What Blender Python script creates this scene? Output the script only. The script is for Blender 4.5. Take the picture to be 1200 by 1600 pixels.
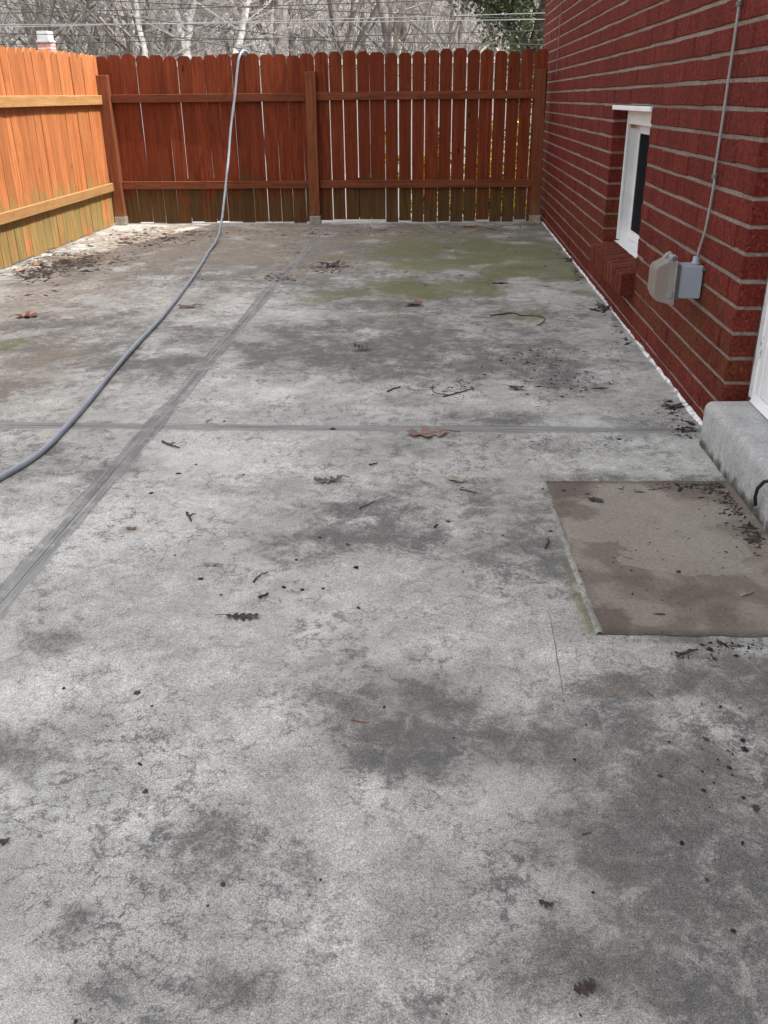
import bpy, bmesh, math, random
import numpy as np
from mathutils import Vector, Matrix, noise as mnoise

for o in list(bpy.data.objects):
    bpy.data.objects.remove(o)
scene = bpy.context.scene
col = scene.collection

# ------------------------------------------------------------------ camera
FPX, CAMH = 1390.0, 1.25                      # focal length in photo pixels, eye height
PITCH = math.atan(645 / FPX)
YAW = math.atan(88 / (FPX / math.cos(PITCH)))
ROLL = -0.011
_cz = Vector((-math.sin(YAW) * math.cos(PITCH), math.cos(YAW) * math.cos(PITCH), -math.sin(PITCH)))
_r0 = Vector((math.cos(YAW), math.sin(YAW), 0))
_d0 = _cz.cross(_r0)
_rx = math.cos(ROLL) * _r0 - math.sin(ROLL) * _d0
_dy = math.sin(ROLL) * _r0 + math.cos(ROLL) * _d0
cam_d = bpy.data.cameras.new('camera')
cam_d.sensor_fit = 'VERTICAL'
cam_d.sensor_height = 36.0
cam_d.lens = 36.0 * FPX / 1600.0
cam_d.clip_start = 0.05
cam_d.clip_end = 2000
cam = bpy.data.objects.new('camera', cam_d)
col.objects.link(cam)
m = Matrix.Identity(4)
for i in range(3):
    m[i][0] = _rx[i]; m[i][1] = -_dy[i]; m[i][2] = -_cz[i]
m[2][3] = CAMH
cam.matrix_world = m
scene.camera = cam

# ------------------------------------------------------------------ light
SUN_EL, SUN_AZ = math.radians(60), math.radians(-10)     # azimuth from +X towards +Y
sun_dir = Vector((math.cos(SUN_EL) * math.cos(SUN_AZ), math.cos(SUN_EL) * math.sin(SUN_AZ), math.sin(SUN_EL)))
world = bpy.data.worlds.new('World')
scene.world = world
world.use_nodes = True
wn = world.node_tree.nodes; wl = world.node_tree.links
wn.clear()
sky = wn.new('ShaderNodeTexSky'); sky.sky_type = 'NISHITA'; sky.sun_disc = False
sky.sun_elevation = SUN_EL; sky.sun_rotation = math.radians(90) - SUN_AZ
sky.air_density = 1.0; sky.dust_density = 4.0; sky.ozone_density = 1.0
hsv = wn.new('ShaderNodeHueSaturation'); hsv.inputs['Saturation'].default_value = 0.2
bg = wn.new('ShaderNodeBackground'); bg.inputs['Strength'].default_value = 0.15
wo = wn.new('ShaderNodeOutputWorld')
wl.new(sky.outputs[0], hsv.inputs['Color']); wl.new(hsv.outputs[0], bg.inputs['Color']); wl.new(bg.outputs[0], wo.inputs['Surface'])
sd = bpy.data.lights.new('sun', 'SUN'); sd.energy = 2.0; sd.angle = math.radians(0.53); sd.color = (1.0, 0.95, 0.87)
so = bpy.data.objects.new('sun', sd); col.objects.link(so)
so.rotation_euler = sun_dir.to_track_quat('Z', 'Y').to_euler()
so.location = (8, 0, 14)
scene.view_settings.view_transform = 'Standard'
scene.view_settings.look = 'None'
scene.view_settings.gamma = 1.0
scene.view_settings.exposure = 1.65
scene.render.engine = 'CYCLES'
scene.cycles.max_bounces = 5

# ------------------------------------------------------------------ helpers
def ray(x, y):
    return _cz + (x - 600) / FPX * _rx + (y - 800) / FPX * _dy
def G(x, y, z=0.0):
    """photo pixel -> point on the horizontal plane z"""
    d = ray(x, y); t = (z - CAMH) / d.z
    return Vector((0, 0, CAMH)) + t * d
def project(p):
    v = Vector(p) - Vector((0, 0, CAMH)); z = v.dot(_cz)
    if z < 0.05: return None
    return (600 + FPX * v.dot(_rx) / z, 800 + FPX * v.dot(_dy) / z)

def tag(o, label=None, cat=None, group=None, kind=None):
    if label: o['label'] = label
    if cat: o['category'] = cat
    if group: o['group'] = group
    if kind: o['kind'] = kind
    return o
def empty(name, loc=(0, 0, 0), rz=0.0):
    o = bpy.data.objects.new(name, None); o.empty_display_size = 0.1
    o.location = loc; o.rotation_euler = (0, 0, rz)
    col.objects.link(o); return o
def link(name, me, mat=None, parent=None):
    o = bpy.data.objects.new(name, me); col.objects.link(o)
    if mat is not None and not me.materials: me.materials.append(mat)
    if parent is not None: o.parent = parent
    return o
class MB:
    """collects verts/faces for ONE mesh object"""
    def __init__(s): s.v = []; s.f = []
    def box(s, x0, x1, y0, y1, z0, z1):
        b = len(s.v)
        s.v += [(x0,y0,z0),(x1,y0,z0),(x1,y1,z0),(x0,y1,z0),(x0,y0,z1),(x1,y0,z1),(x1,y1,z1),(x0,y1,z1)]
        s.f += [tuple(b+i for i in q) for q in ((0,3,2,1),(4,5,6,7),(0,1,5,4),(1,2,6,5),(2,3,7,6),(3,0,4,7))]
        return s
    def tube(s, pts, radii, n=6, caps=True):
        pts = [Vector(p) for p in pts]
        if not hasattr(radii, '__len__'): radii = [radii] * len(pts)
        b0 = len(s.v); prev = None
        for i, p in enumerate(pts):
            t = (pts[min(i+1, len(pts)-1)] - pts[max(i-1, 0)])
            if t.length < 1e-9: t = Vector((0,0,1))
            t.normalize()
            if prev is None:
                a = t.cross(Vector((0,0,1)))
                if a.length < 1e-3: a = t.cross(Vector((1,0,0)))
            else:
                a = prev - t * prev.dot(t)
                if a.length < 1e-4: a = t.orthogonal()
            a.normalize(); prev = a; c = t.cross(a)
            for k in range(n):
                w = 2*math.pi*k/n
                s.v.append(tuple(p + (a*math.cos(w) + c*math.sin(w)) * radii[i]))
        for i in range(len(pts)-1):
            for k in range(n):
                k2 = (k+1) % n
                s.f.append((b0+i*n+k, b0+i*n+k2, b0+(i+1)*n+k2, b0+(i+1)*n+k))
        if caps:
            s.f.append(tuple(b0+k for k in range(n))[::-1])
            e = b0+(len(pts)-1)*n
            s.f.append(tuple(e+k for k in range(n)))
        return s
    def prism(s, poly, axis, a0, a1):
        """extrude a 2D polygon; axis 'x': poly=(y,z), 'y': poly=(x,z), 'z': poly=(x,y)"""
        b = len(s.v); n = len(poly)
        for a in (a0, a1):
            for (u, w) in poly:
                s.v.append({'x': (a,u,w), 'y': (u,a,w), 'z': (u,w,a)}[axis])
        s.f.append(tuple(range(b+n-1, b-1, -1))); s.f.append(tuple(range(b+n, b+2*n)))
        for i in range(n):
            j = (i+1) % n
            s.f.append((b+i, b+j, b+n+j, b+n+i))
        return s
    def mesh(s, name, smooth=False, bevel=0.0, seg=1):
        me = bpy.data.meshes.new(name); me.from_pydata(s.v, [], s.f)
        bm = bmesh.new(); bm.from_mesh(me)
        if bevel > 0:
            bmesh.ops.bevel(bm, geom=list(bm.edges), offset=bevel, segments=seg, affect='EDGES', profile=0.5)
        bmesh.ops.recalc_face_normals(bm, faces=bm.faces)
        bm.to_mesh(me); bm.free()
        if smooth:
            me.polygons.foreach_set('use_smooth', [True]*len(me.polygons))
        me.update(); return me
    def build(s, name, mat, parent=None, smooth=False, bevel=0.0, seg=1):
        return link(name, s.mesh(name, smooth, bevel, seg), mat, parent)

# ------------------------------------------------------------------ materials
class NT:
    def __init__(s, name):
        s.m = bpy.data.materials.new(name); s.m.use_nodes = True
        s.t = s.m.node_tree; s.n = s.t.nodes; s.l = s.t.links
        s.bsdf = s.n['Principled BSDF']
    def _in(s, sock, v):
        if v is None: return
        if hasattr(v, 'is_linked') or isinstance(v, bpy.types.NodeSocket): s.l.new(v, sock)
        else:
            if isinstance(v, (tuple, list)) and len(v) == 3 and sock.type == 'RGBA': v = (*v, 1)
            sock.default_value = v
    def pos(s): return s.n.new('ShaderNodeNewGeometry').outputs['Position']
    def obj(s): return s.n.new('ShaderNodeTexCoord').outputs['Object']
    def orand(s): return s.n.new('ShaderNodeObjectInfo').outputs['Random']
    def island(s): return s.n.new('ShaderNodeNewGeometry').outputs['Random Per Island']
    def attr(s, name):
        a = s.n.new('ShaderNodeAttribute'); a.attribute_name = name; return a
    def map(s, v, scale=(1,1,1), loc=(0,0,0), rot=(0,0,0)):
        k = s.n.new('ShaderNodeMapping'); s.l.new(v, k.inputs[0])
        s._in(k.inputs['Scale'], scale); s._in(k.inputs['Location'], loc); k.inputs['Rotation'].default_value = rot
        return k.outputs[0]
    def noise(s, v, scale, detail=4, rough=0.55, dist=0.0, out=0):
        k = s.n.new('ShaderNodeTexNoise'); s.l.new(v, k.inputs['Vector'])
        k.inputs['Scale'].default_value = scale; k.inputs['Detail'].default_value = detail
        k.inputs['Roughness'].default_value = rough; k.inputs['Distortion'].default_value = dist
        return k.outputs[out]
    def voro(s, v, scale, feature='F1', rnd=1.0, out='Distance'):
        k = s.n.new('ShaderNodeTexVoronoi'); k.feature = feature; s.l.new(v, k.inputs['Vector'])
        k.inputs['Scale'].default_value = scale; k.inputs['Randomness'].default_value = rnd
        return k.outputs[out]
    def math(s, op, a, b=None, c=None, clamp=False):
        k = s.n.new('ShaderNodeMath'); k.operation = op; k.use_clamp = clamp
        s._in(k.inputs[0], a); s._in(k.inputs[1], b); s._in(k.inputs[2], c)
        return k.outputs[0]
    def vmath(s, op, a, b=None):
        k = s.n.new('ShaderNodeVectorMath'); k.operation = op
        s._in(k.inputs[0], a); s._in(k.inputs[1], b); return k.outputs[0]
    def sep(s, v):
        k = s.n.new('ShaderNodeSeparateXYZ'); s.l.new(v, k.inputs[0]); return k.outputs
    def comb(s, x, y, z):
        k = s.n.new('ShaderNodeCombineXYZ'); s._in(k.inputs[0], x); s._in(k.inputs[1], y); s._in(k.inputs[2], z); return k.outputs[0]
    def ramp(s, v, lo, hi, a=0.0, b=1.0, smooth=True):
        k = s.n.new('ShaderNodeMapRange'); k.interpolation_type = 'SMOOTHSTEP' if smooth else 'LINEAR'
        s._in(k.inputs['Value'], v); s._in(k.inputs['From Min'], lo); s._in(k.inputs['From Max'], hi)
        k.inputs['To Min'].default_value = a; k.inputs['To Max'].default_value = b
        return k.outputs[0]
    def mix(s, f, a, b, mode='MIX'):
        k = s.n.new('ShaderNodeMix'); k.data_type = 'RGBA'; k.blend_type = mode
        s._in(k.inputs[0], f); s._in(k.inputs[6], a); s._in(k.inputs[7], b)
        return k.outputs[2]
    def bump(s, h, strength=0.5, dist=0.01, prev=None):
        k = s.n.new('ShaderNodeBump'); k.inputs['Strength'].default_value = strength; k.inputs['Distance'].default_value = dist
        s.l.new(h, k.inputs['Height'])
        if prev is not None: s.l.new(prev, k.inputs['Normal'])
        return k.outputs[0]
    def done(s, colr, rough=0.85, bump=None, spec=0.3, metal=0.0):
        s._in(s.bsdf.inputs['Base Color'], colr); s._in(s.bsdf.inputs['Roughness'], rough)
        s.bsdf.inputs['Specular IOR Level'].default_value = spec
        s._in(s.bsdf.inputs['Metallic'], metal)
        if bump is not None: s.l.new(bump, s.bsdf.inputs['Normal'])
        return s.m

JX, JY1, JY2, JY0 = -1.18, 3.52, 6.87, 0.16          # control joints of the patio
def concrete_core(t, p, stain, green, brown):
    big = t.noise(p, 1.1, 3, 0.6)
    mid = t.noise(p, 5.0, 5, 0.65, 0.5)
    patch = t.noise(p, 17.0, 6, 0.72, 0.7)
    fine = t.noise(p, 85.0, 4, 0.75)
    grit = t.noise(p, 330.0, 2, 0.8)
    c = t.mix(t.ramp(mid, 0.30, 0.70), (0.345, 0.345, 0.318), (0.675, 0.672, 0.630))
    c = t.mix(t.ramp(big, 0.38, 0.62, 0, 0.5), c, (0.39, 0.380, 0.345))
    # dirt: blotches placed as on the real slab, their edges broken up by noise
    brk = t.math('MULTIPLY', t.math('SUBTRACT', patch, 0.5), 3.0)
    brk = t.math('ADD', brk, t.math('MULTIPLY', t.math('SUBTRACT', mid, 0.5), 1.9))
    brk = t.math('ADD', brk, t.math('MULTIPLY', t.math('SUBTRACT', fine, 0.5), 3.4))
    d = t.math('ADD', t.math('MULTIPLY', stain, 1.25), brk)
    c = t.mix(t.ramp(d, -0.38, 1.22, 0, 0.90), c, (0.122, 0.120, 0.111))
    c = t.mix(t.ramp(d, -0.55, -1.3, 0, 0.55), c, (0.69, 0.687, 0.65))
    c = t.mix(t.ramp(t.math('ADD', brown, t.math('MULTIPLY', brk, 0.3)), 0.1, 1.0, 0, 0.62), c, (0.27, 0.225, 0.175))
    c = t.mix(t.ramp(t.math('ADD', green, t.math('MULTIPLY', brk, 0.22)), 0.02, 1.05, 0, 0.8), c, (0.145, 0.155, 0.058))
    # map cracking, and grime gathered along the cracks in patches
    wv = t.vmath('ADD', p, t.vmath('SCALE', t.noise(p, 15.0, 4, 0.7, out=1), None))
    wv.node.inputs[1].links[0].from_node.inputs['Scale'].default_value = 0.075
    e1 = t.voro(wv, 27.0, 'DISTANCE_TO_EDGE')
    cm = t.ramp(t.noise(p, 2.3, 3, 0.65), 0.38, 0.58)
    wdt = t.math('MULTIPLY', t.ramp(patch, 0.35, 0.65, 0.0, 0.05), cm)
    cr = t.ramp(e1, t.math('ADD', wdt, 0.004), 0.0)
    cr = t.math('MULTIPLY', cr, cm)
    c = t.mix(t.math('MULTIPLY', cr, 0.82), c, (0.12, 0.119, 0.116))
    gm = t.math('ADD', t.ramp(e1, 0.16, 0.0, 0, 0.5), brk)
    gm = t.math('MULTIPLY', t.ramp(gm, 0.25, 0.9), t.ramp(t.noise(p, 2.6, 3, 0.6), 0.42, 0.60))
    c = t.mix(t.math('MULTIPLY', gm, 0.7), c, (0.14, 0.139, 0.137))
    g = t.ramp(grit, 0.22, 0.78, 0.22, 1.78, False)
    g2 = t.ramp(fine, 0.25, 0.75, 0.58, 1.42, False)
    g = t.math('MULTIPLY', g, g2)
    c = t.mix(1.0, c, t.comb(g, g, g), 'MULTIPLY')
    h = t.math('ADD', t.math('MULTIPLY', grit, 0.5), t.math('MULTIPLY', fine, 0.8))
    return c, h
def mat_patio():
    t = NT('patio_concrete'); p = t.pos()
    at = t.attr('stain')
    rgb = t.n.new('ShaderNodeSeparateColor'); t.l.new(at.outputs['Color'], rgb.inputs[0])
    st = t.math('MULTIPLY_ADD', rgb.outputs[0], 2.0, -1.0)
    c, h = concrete_core(t, p, st, rgb.outputs[1], rgb.outputs[2])
    # smeared sealer along the joints: streaky, ragged-edged
    xyz = t.sep(p)
    wob = t.math('MULTIPLY', t.math('SUBTRACT', t.noise(p, 3.0, 5, 0.6), 0.5), 0.05)
    sx = t.noise(t.map(p, (70, 1.6, 1)), 1.0, 4, 0.7); sy = t.noise(t.map(p, (1.6, 70, 1)), 1.0, 4, 0.7)
    dx = t.math('ABSOLUTE', t.math('ADD', t.math('SUBTRACT', xyz[0], JX), wob))
    dy = t.math('ABSOLUTE', t.math('ADD', t.math('SUBTRACT', xyz[1], JY1), t.math('MULTIPLY', wob, 0.6)))
    dz = t.math('ABSOLUTE', t.math('ADD', t.math('SUBTRACT', xyz[1], JY2), t.math('MULTIPLY', wob, 0.5)))
    wx = t.ramp(t.math('ADD', dx, t.math('MULTIPLY', t.math('SUBTRACT', sx, 0.5), 0.06)), 0.046, 0.037)
    wy = t.ramp(t.math('ADD', dy, t.math('MULTIPLY', t.math('SUBTRACT', sy, 0.5), 0.05)), 0.044, 0.028)
    wz = t.ramp(t.math('ADD', dz, t.math('MULTIPLY', t.math('SUBTRACT', sy, 0.5), 0.04)), 0.04, 0.02, 0, 0.55)
    cx = t.mix(t.ramp(sx, 0.35, 0.65), (0.155, 0.155, 0.155), (0.30, 0.30, 0.30))
    cy = t.mix(t.ramp(sy, 0.35, 0.65), (0.16, 0.16, 0.16), (0.34, 0.34, 0.338))
    c = t.mix(t.math('MULTIPLY', wz, 0.8), c, cy)
    c = t.mix(t.math('MULTIPLY', wy, 0.85), c, cy)
    c = t.mix(t.math('MULTIPLY', wx, t.ramp(t.noise(p, 9, 4, 0.7), 0.35, 0.6, 0.45, 0.92)), c, cx)
    return t.done(c, 0.9, t.bump(h, 0.35, 0.004), 0.25)
def mat_simple_concrete(name, tint=(1, 1, 1), dark=0.0, green_z=None):
    t = NT(name); p = t.pos()
    gz = 0.0
    c, h = concrete_core(t, p, dark, -1.0, -1.0)
    if green_z:
        z = t.sep(p)[2]
        gm = t.math('ADD', t.ramp(z, green_z, 0.0, 0, 1), t.math('MULTIPLY', t.math('SUBTRACT', t.noise(p, 14, 6, 0.65), 0.5), 1.6))
        c = t.mix(t.ramp(gm, 0.45, 1.1, 0, 0.9), c, (0.05, 0.052, 0.032))
    c = t.mix(1.0, c, tint, 'MULTIPLY')
    return t.done(c, 0.88, t.bump(h, 0.4, 0.004), 0.25)
def mat_patch():
    t = NT('patch_concrete'); p = t.pos()
    b = t.noise(p, 6.0, 4, 0.55, 0.6)
    fine = t.noise(p, 90, 4, 0.7); grit = t.noise(p, 420, 3, 0.8)
    x, y, z = t.sep(p)
    c = t.mix(t.ramp(b, 0.42, 0.60), (0.188, 0.155, 0.128), (0.265, 0.230, 0.192))
    # pale dried puddle with a hard tide-mark outline
    ux = t.math('DIVIDE', t.math('SUBTRACT', x, 0.72), 0.27); uy = t.math('DIVIDE', t.math('SUBTRACT', y, 2.62), 0.30)
    rr = t.math('SQRT', t.math('ADD', t.math('MULTIPLY', ux, ux), t.math('MULTIPLY', uy, uy)))
    rr = t.math('ADD', rr, t.math('MULTIPLY', t.math('SUBTRACT', t.noise(p, 5.0, 4, 0.6, 0.4), 0.5), 2.3))
    c = t.mix(t.ramp(rr, 1.02, 0.97, 0, 0.7), c, (0.30, 0.272, 0.228))
    c = t.mix(t.ramp(t.math('ABSOLUTE', t.math('SUBTRACT', rr, 0.99)), 0.05, 0.0, 0, 0.2), c, (0.38, 0.36, 0.32))
    # dark damp corners
    def blob(cx, cy, r, amp):
        d = t.math('SQRT', t.math('ADD', t.math('POWER', t.math('SUBTRACT', x, cx), 2.0), t.math('POWER', t.math('SUBTRACT', y, cy), 2.0)))
        d = t.math('ADD', d, t.math('MULTIPLY', t.math('SUBTRACT', t.noise(p, 8, 5, 0.6), 0.5), 0.22))
        return t.ramp(d, r, r * 0.55, 0, amp)
    for (cx, cy, r, amp) in ((0.46, 2.92, 0.16, .7), (0.47, 2.72, 0.10, .6), (0.93, 2.9, 0.16, .55), (0.47, 2.03, 0.10, .75), (0.99, 2.6, 0.12, .5), (0.6, 2.22, .11, .4), (0.74, 2.13, 0.12, .4)):
        c = t.mix(blob(cx, cy, r, amp), c, (0.115, 0.088, 0.073))
    e = t.ramp(t.math('MINIMUM', t.math('SUBTRACT', y, 1.965), t.math('SUBTRACT', 2.965, y)), 0.035, 0.0, 0, 0.9)
    c = t.mix(t.math('MULTIPLY', e, t.ramp(fine, 0.3, 0.6)), c, (0.085, 0.072, 0.06))
    g = t.math('MULTIPLY', t.ramp(grit, 0.25, 0.75, 0.6, 1.4, False), t.ramp(fine, 0.25, 0.75, 0.75, 1.25, False)); c = t.mix(1.0, c, t.comb(g, g, g), 'MULTIPLY')
    h = t.math('ADD', t.math('MULTIPLY', grit, 0.4), fine)
    return t.done(c, 0.8, t.bump(h, 0.3, 0.003), 0.3)
def mat_brick(name='red_brick', sill=False):
    t = NT(name); p = t.pos()
    r = t.math('FRACT', t.math('ADD', t.math('MULTIPLY', t.orand(), 7.31), t.island()))
    r2 = t.math('FRACT', t.math('MULTIPLY', r, 13.7))
    c = t.mix(r, (0.150, 0.021, 0.014), (0.195, 0.029, 0.019))
    c = t.mix(t.ramp(r2, 0.72, 1.0, 0, 0.4, False), c, (0.100, 0.015, 0.014))
    c = t.mix(t.ramp(r2, 0.0, 0.25, 0.35, 0.0, False), c, (0.215, 0.043, 0.024))
    if sill: c = t.mix(0.5, c, t.mix(r, (0.13, 0.040, 0.026), (0.23, 0.085, 0.055)))
    # olive weathering low on the wall, where the water runs
    z = t.sep(p)[2]; y = t.sep(p)[1]
    w = t.math('ADD', t.ramp(z, 0.85, 0.25, 0, 0.65), t.math('MULTIPLY', t.math('SUBTRACT', t.noise(t.map(p, (1, 1.5, 1.2)), 1.8, 4, 0.6), 0.5), 1.7))
    w = t.math('MULTIPLY', w, t.ramp(z, 0.10, 0.22, 0.35, 1.0))
    c = t.mix(t.ramp(w, 0.16, 0.70, 0, 0.30 if sill else 0.72), c, (0.135, 0.050, 0.016))
    st_ = t.noise(t.map(p, (6, 6, 1.2)), 1.0, 4, 0.65)
    c = t.mix(t.ramp(st_, 0.40, 0.62, 0, 0.7), c, (0.115, 0.016, 0.013))
    pit = t.noise(p, 72, 4, 0.85); med = t.noise(p, 26, 4, 0.7)
    bark = t.noise(t.map(p, (90, 90, 22)), 1.0, 4, 0.7)
    c = t.mix(t.ramp(pit, 0.50, 0.36, 0, 0.9), c, (0.04, 0.008, 0.007))
    c = t.mix(t.ramp(pit, 0.54, 0.66, 0, 0.75), c, (0.33, 0.075, 0.040))
    c = t.mix(t.ramp(med, 0.50, 0.68, 0, 0.6), c, (0.085, 0.014, 0.011))
    # faint lime dusting
    l = t.ramp(t.noise(p, 7, 6, 0.7), 0.62, 0.78, 0, 0.22)
    c = t.mix(l, c, (0.34, 0.22, 0.19))
    h = t.math('ADD', t.math('MULTIPLY', pit, 1.0), t.math('MULTIPLY', bark, 1.0))
    return t.done(c, 0.86, t.bump(h, 0.9, 0.007), 0.15)
def mat_mortar():
    t = NT('mortar'); p = t.pos()
    n = t.noise(p, 60, 5, 0.7); g = t.noise(p, 260, 3, 0.8); b = t.noise(p, 2.0, 4, 0.6)
    c = t.mix(t.ramp(n, 0.3, 0.7), (0.21, 0.17, 0.14), (0.42, 0.355, 0.305))
    c = t.mix(t.ramp(b, 0.45, 0.65, 0, 0.6), c, (0.20, 0.14, 0.11))
    c = t.mix(t.ramp(g, 0.45, 0.3, 0, 0.6), c, (0.12, 0.09, 0.075))
    return t.done(c, 0.95, t.bump(t.math('ADD', n, g), 0.9, 0.006), 0.2)
def mat_wood(name, a, b, moss_top=None, moss=(0.22, 0.19, 0.055), axis='z', worn=True, mossamt=1.0):
    t = NT(name); p = t.obj(); wp = t.pos()
    r = t.orand()
    off = t.comb(t.math('MULTIPLY', r, 31.0), t.math('MULTIPLY', r, 17.0), t.math('MULTIPLY', r, 53.0))
    pp = t.vmath('ADD', p, off)
    sc = {'z': (1, 1, 0.055), 'x': (0.055, 1, 1), 'y': (1, 0.055, 1)}[axis]
    gv = t.map(pp, sc)
    wv = t.vmath('ADD', gv, t.vmath('SCALE', t.noise(pp, 2.6, 2, 0.5, out=1), None))
    wv.node.inputs[1].links[0].from_node.inputs['Scale'].default_value = 0.035
    g1 = t.noise(wv, 42, 4, 0.6); g2 = t.noise(gv, 170, 3, 0.7); blot = t.noise(t.map(pp, tuple(1 if k == 1 else 0.25 for k in sc)), 7, 4, 0.6)
    c = t.mix(t.ramp(g1, 0.34, 0.66), a, b)
    c = t.mix(t.ramp(r, 0, 1, 0.0, 0.75, False), c, t.mix(0.5, tuple(0.6 * k for k in a), tuple(0.75 * k for k in b)))
    c = t.mix(t.ramp(g2, 0.5, 0.28, 0, 0.5), c, tuple(0.35 * k for k in a))
    c = t.mix(t.ramp(blot, 0.56, 0.74, 0, 0.5), c, tuple(0.55 * k for k in a))
    # knots
    kv = t.voro(t.map(pp, tuple(1 if k == 1 else 0.42 for k in sc)), 4.2)
    c = t.mix(t.ramp(kv, 0.085, 0.035, 0, 0.75), c, tuple(0.22 * k for k in a))
    if worn:
        ww = t.ramp(t.noise(t.map(pp, tuple(1 if k == 1 else 0.3 for k in sc)), 5.5, 6, 0.7), 0.64, 0.72, 0, 0.45)
        c = t.mix(ww, c, (0.20, 0.115, 0.06))
    if moss_top:
        z = t.sep(wp)[2]
        mm = t.math('ADD', t.ramp(z, moss_top + 0.30, moss_top - 0.22, 0, 1), t.math('MULTIPLY', t.math('SUBTRACT', t.noise(wp, 6, 5, 0.7), 0.5), 2.0))
        mm = t.math('ADD', mm, t.math('MULTIPLY', t.math('SUBTRACT', r, 0.5), 0.4))
        mc = t.mix(t.ramp(g1, 0.3, 0.7), tuple(0.6 * k for k in moss), moss)
        c = t.mix(t.ramp(mm, 0.42, 0.95, 0, 0.9 * mossamt), c, mc)
    h = t.math('ADD', g1, t.math('MULTIPLY', g2, 0.8))
    return t.done(c, 0.78, t.bump(h, 0.45, 0.004), 0.15)
def mat_plain(name, c, rough=0.5, spec=0.4, var=0.12, scale=30, bumpd=0.0015, metal=0.0):
    t = NT(name); p = t.pos()
    n = t.noise(p, scale, 5, 0.65)
    cc = t.mix(t.ramp(n, 0.3, 0.7), tuple(k * (1 - var) for k in c), tuple(min(1, k * (1 + var)) for k in c))
    return t.done(cc, rough, t.bump(n, 0.25, bumpd), spec, metal)
def mat_whitepaint(name, peel):
    t = NT(name); p = t.pos()
    n = t.noise(t.map(p, (1, 1, 0.35)), 26, 7, 0.75, 0.6); s = t.noise(p, 6, 4, 0.6)
    c = t.mix(t.ramp(s, 0.3, 0.7), (0.80, 0.80, 0.79), (0.88, 0.88, 0.88))
    c = t.mix(t.ramp(n, peel, peel + 0.07, 0, 0.85), c, (0.22, 0.20, 0.175))
    return t.done(c, 0.5, t.bump(n, 0.5, 0.003), 0.4)
def mat_leaf(name, a, b):
    t = NT(name); p = t.pos(); r = t.orand()
    n = t.noise(p, 70, 5, 0.6)
    c = t.mix(t.ramp(n, 0.3, 0.7), a, b)
    c = t.mix(t.ramp(r, 0, 1, 0, 0.4, False), c, tuple(0.5 * k for k in a))
    return t.done(c, 0.7, t.bump(n, 0.4, 0.003), 0.3)
def mat_island(name, cols, rough=0.8):
    """loose bits: every separate piece takes its own colour"""
    t = NT(name); r = t.island(); c = cols[0]
    for i, k in enumerate(cols[1:]):
        lo = (i + 1) / len(cols)
        c = t.mix(t.math('GREATER_THAN', r, lo), c, k)
    n = t.noise(t.pos(), 120, 3, 0.6)
    g = t.ramp(n, 0.3, 0.7, 0.8, 1.2)
    c = t.mix(1.0, c, t.comb(g, g, g), 'MULTIPLY')
    return t.done(c, rough, None, 0.25)
def mat_bark(name, a, b, scale=9.0, stretch=0.4):
    t = NT(name); p = t.obj()
    n = t.noise(t.map(p, (1, 1, stretch)), scale, 5, 0.65, 0.5)
    c = t.mix(t.ramp(n, 0.38, 0.62), a, b)
    return t.done(c, 0.9, t.bump(n, 0.5, 0.02), 0.2)

M = {}
M['patio'] = mat_patio()
def mat_step():
    t = NT('step_concrete'); p = t.pos(); z = t.sep(p)[2]
    a = t.noise(p, 6, 5, 0.65, 0.4); b = t.noise(p, 60, 4, 0.75); g = t.noise(p, 280, 2, 0.8)
    c = t.mix(t.ramp(a, 0.3, 0.7), (0.33, 0.328, 0.315), (0.47, 0.468, 0.455))
    c = t.mix(t.ramp(t.math('ADD', a, t.math('MULTIPLY', b, 0.5)), 0.83, 0.98, 0, 0.6), c, (0.21, 0.205, 0.19))
    gm = t.math('ADD', t.ramp(z, 0.085, 0.0, 0, 1), t.math('MULTIPLY', t.math('SUBTRACT', t.noise(p, 14, 5, 0.65), 0.5), 1.8))
    c = t.mix(t.ramp(gm, 0.45, 1.1, 0, 0.92), c, (0.06, 0.06, 0.038))
    k = t.math('MULTIPLY', t.ramp(g, 0.22, 0.78, 0.45, 1.55, False), t.ramp(b, 0.25, 0.75, 0.75, 1.25, False))
    c = t.mix(1.0, c, t.comb(k, k, k), 'MULTIPLY')
    return t.done(c, 0.9, t.bump(t.math('ADD', b, t.math('MULTIPLY', g, 0.5)), 0.5, 0.004), 0.2)
M['step'] = mat_step()
M['lip'] = mat_simple_concrete('lip_concrete', (0.78, 0.76, 0.72), 0.15)
M['subbase'] = mat_plain('joint_dirt', (0.20, 0.195, 0.19), 0.95, 0.1, 0.4, 60)
M['patch'] = mat_patch()
M['brick'] = mat_brick()
M['sillbrick'] = mat_brick('sill_brick', True)
M['mortar'] = mat_mortar()
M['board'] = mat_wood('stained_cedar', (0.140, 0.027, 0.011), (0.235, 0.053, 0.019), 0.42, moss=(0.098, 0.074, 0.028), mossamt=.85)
M['leftboard'] = mat_wood('stained_cedar_lit_tone', (0.41, 0.132, 0.045), (0.60, 0.235, 0.092), 0.50, moss=(0.31, 0.26, 0.10), mossamt=.9)  # same stain and moss as the back boards, sunlight put into lighter colours
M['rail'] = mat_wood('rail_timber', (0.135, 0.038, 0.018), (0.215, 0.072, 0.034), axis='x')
M['leftrail'] = mat_wood('rail_timber_lit_tone', (0.42, 0.22, 0.085), (0.52, 0.30, 0.13), axis='y')  # same timber as the back rails, lightened to carry sunlight in the colour
M['post'] = mat_wood('post_timber', (0.17, 0.052, 0.023), (0.27, 0.095, 0.042), 0.12, moss=(0.22, 0.17, 0.10), mossamt=0.5)
M['bracket'] = mat_plain('galvanised', (0.33, 0.30, 0.25), 0.6, 0.5, 0.25, 25, metal=0.3)
M['white'] = mat_whitepaint('white_paint', 0.78)
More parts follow.
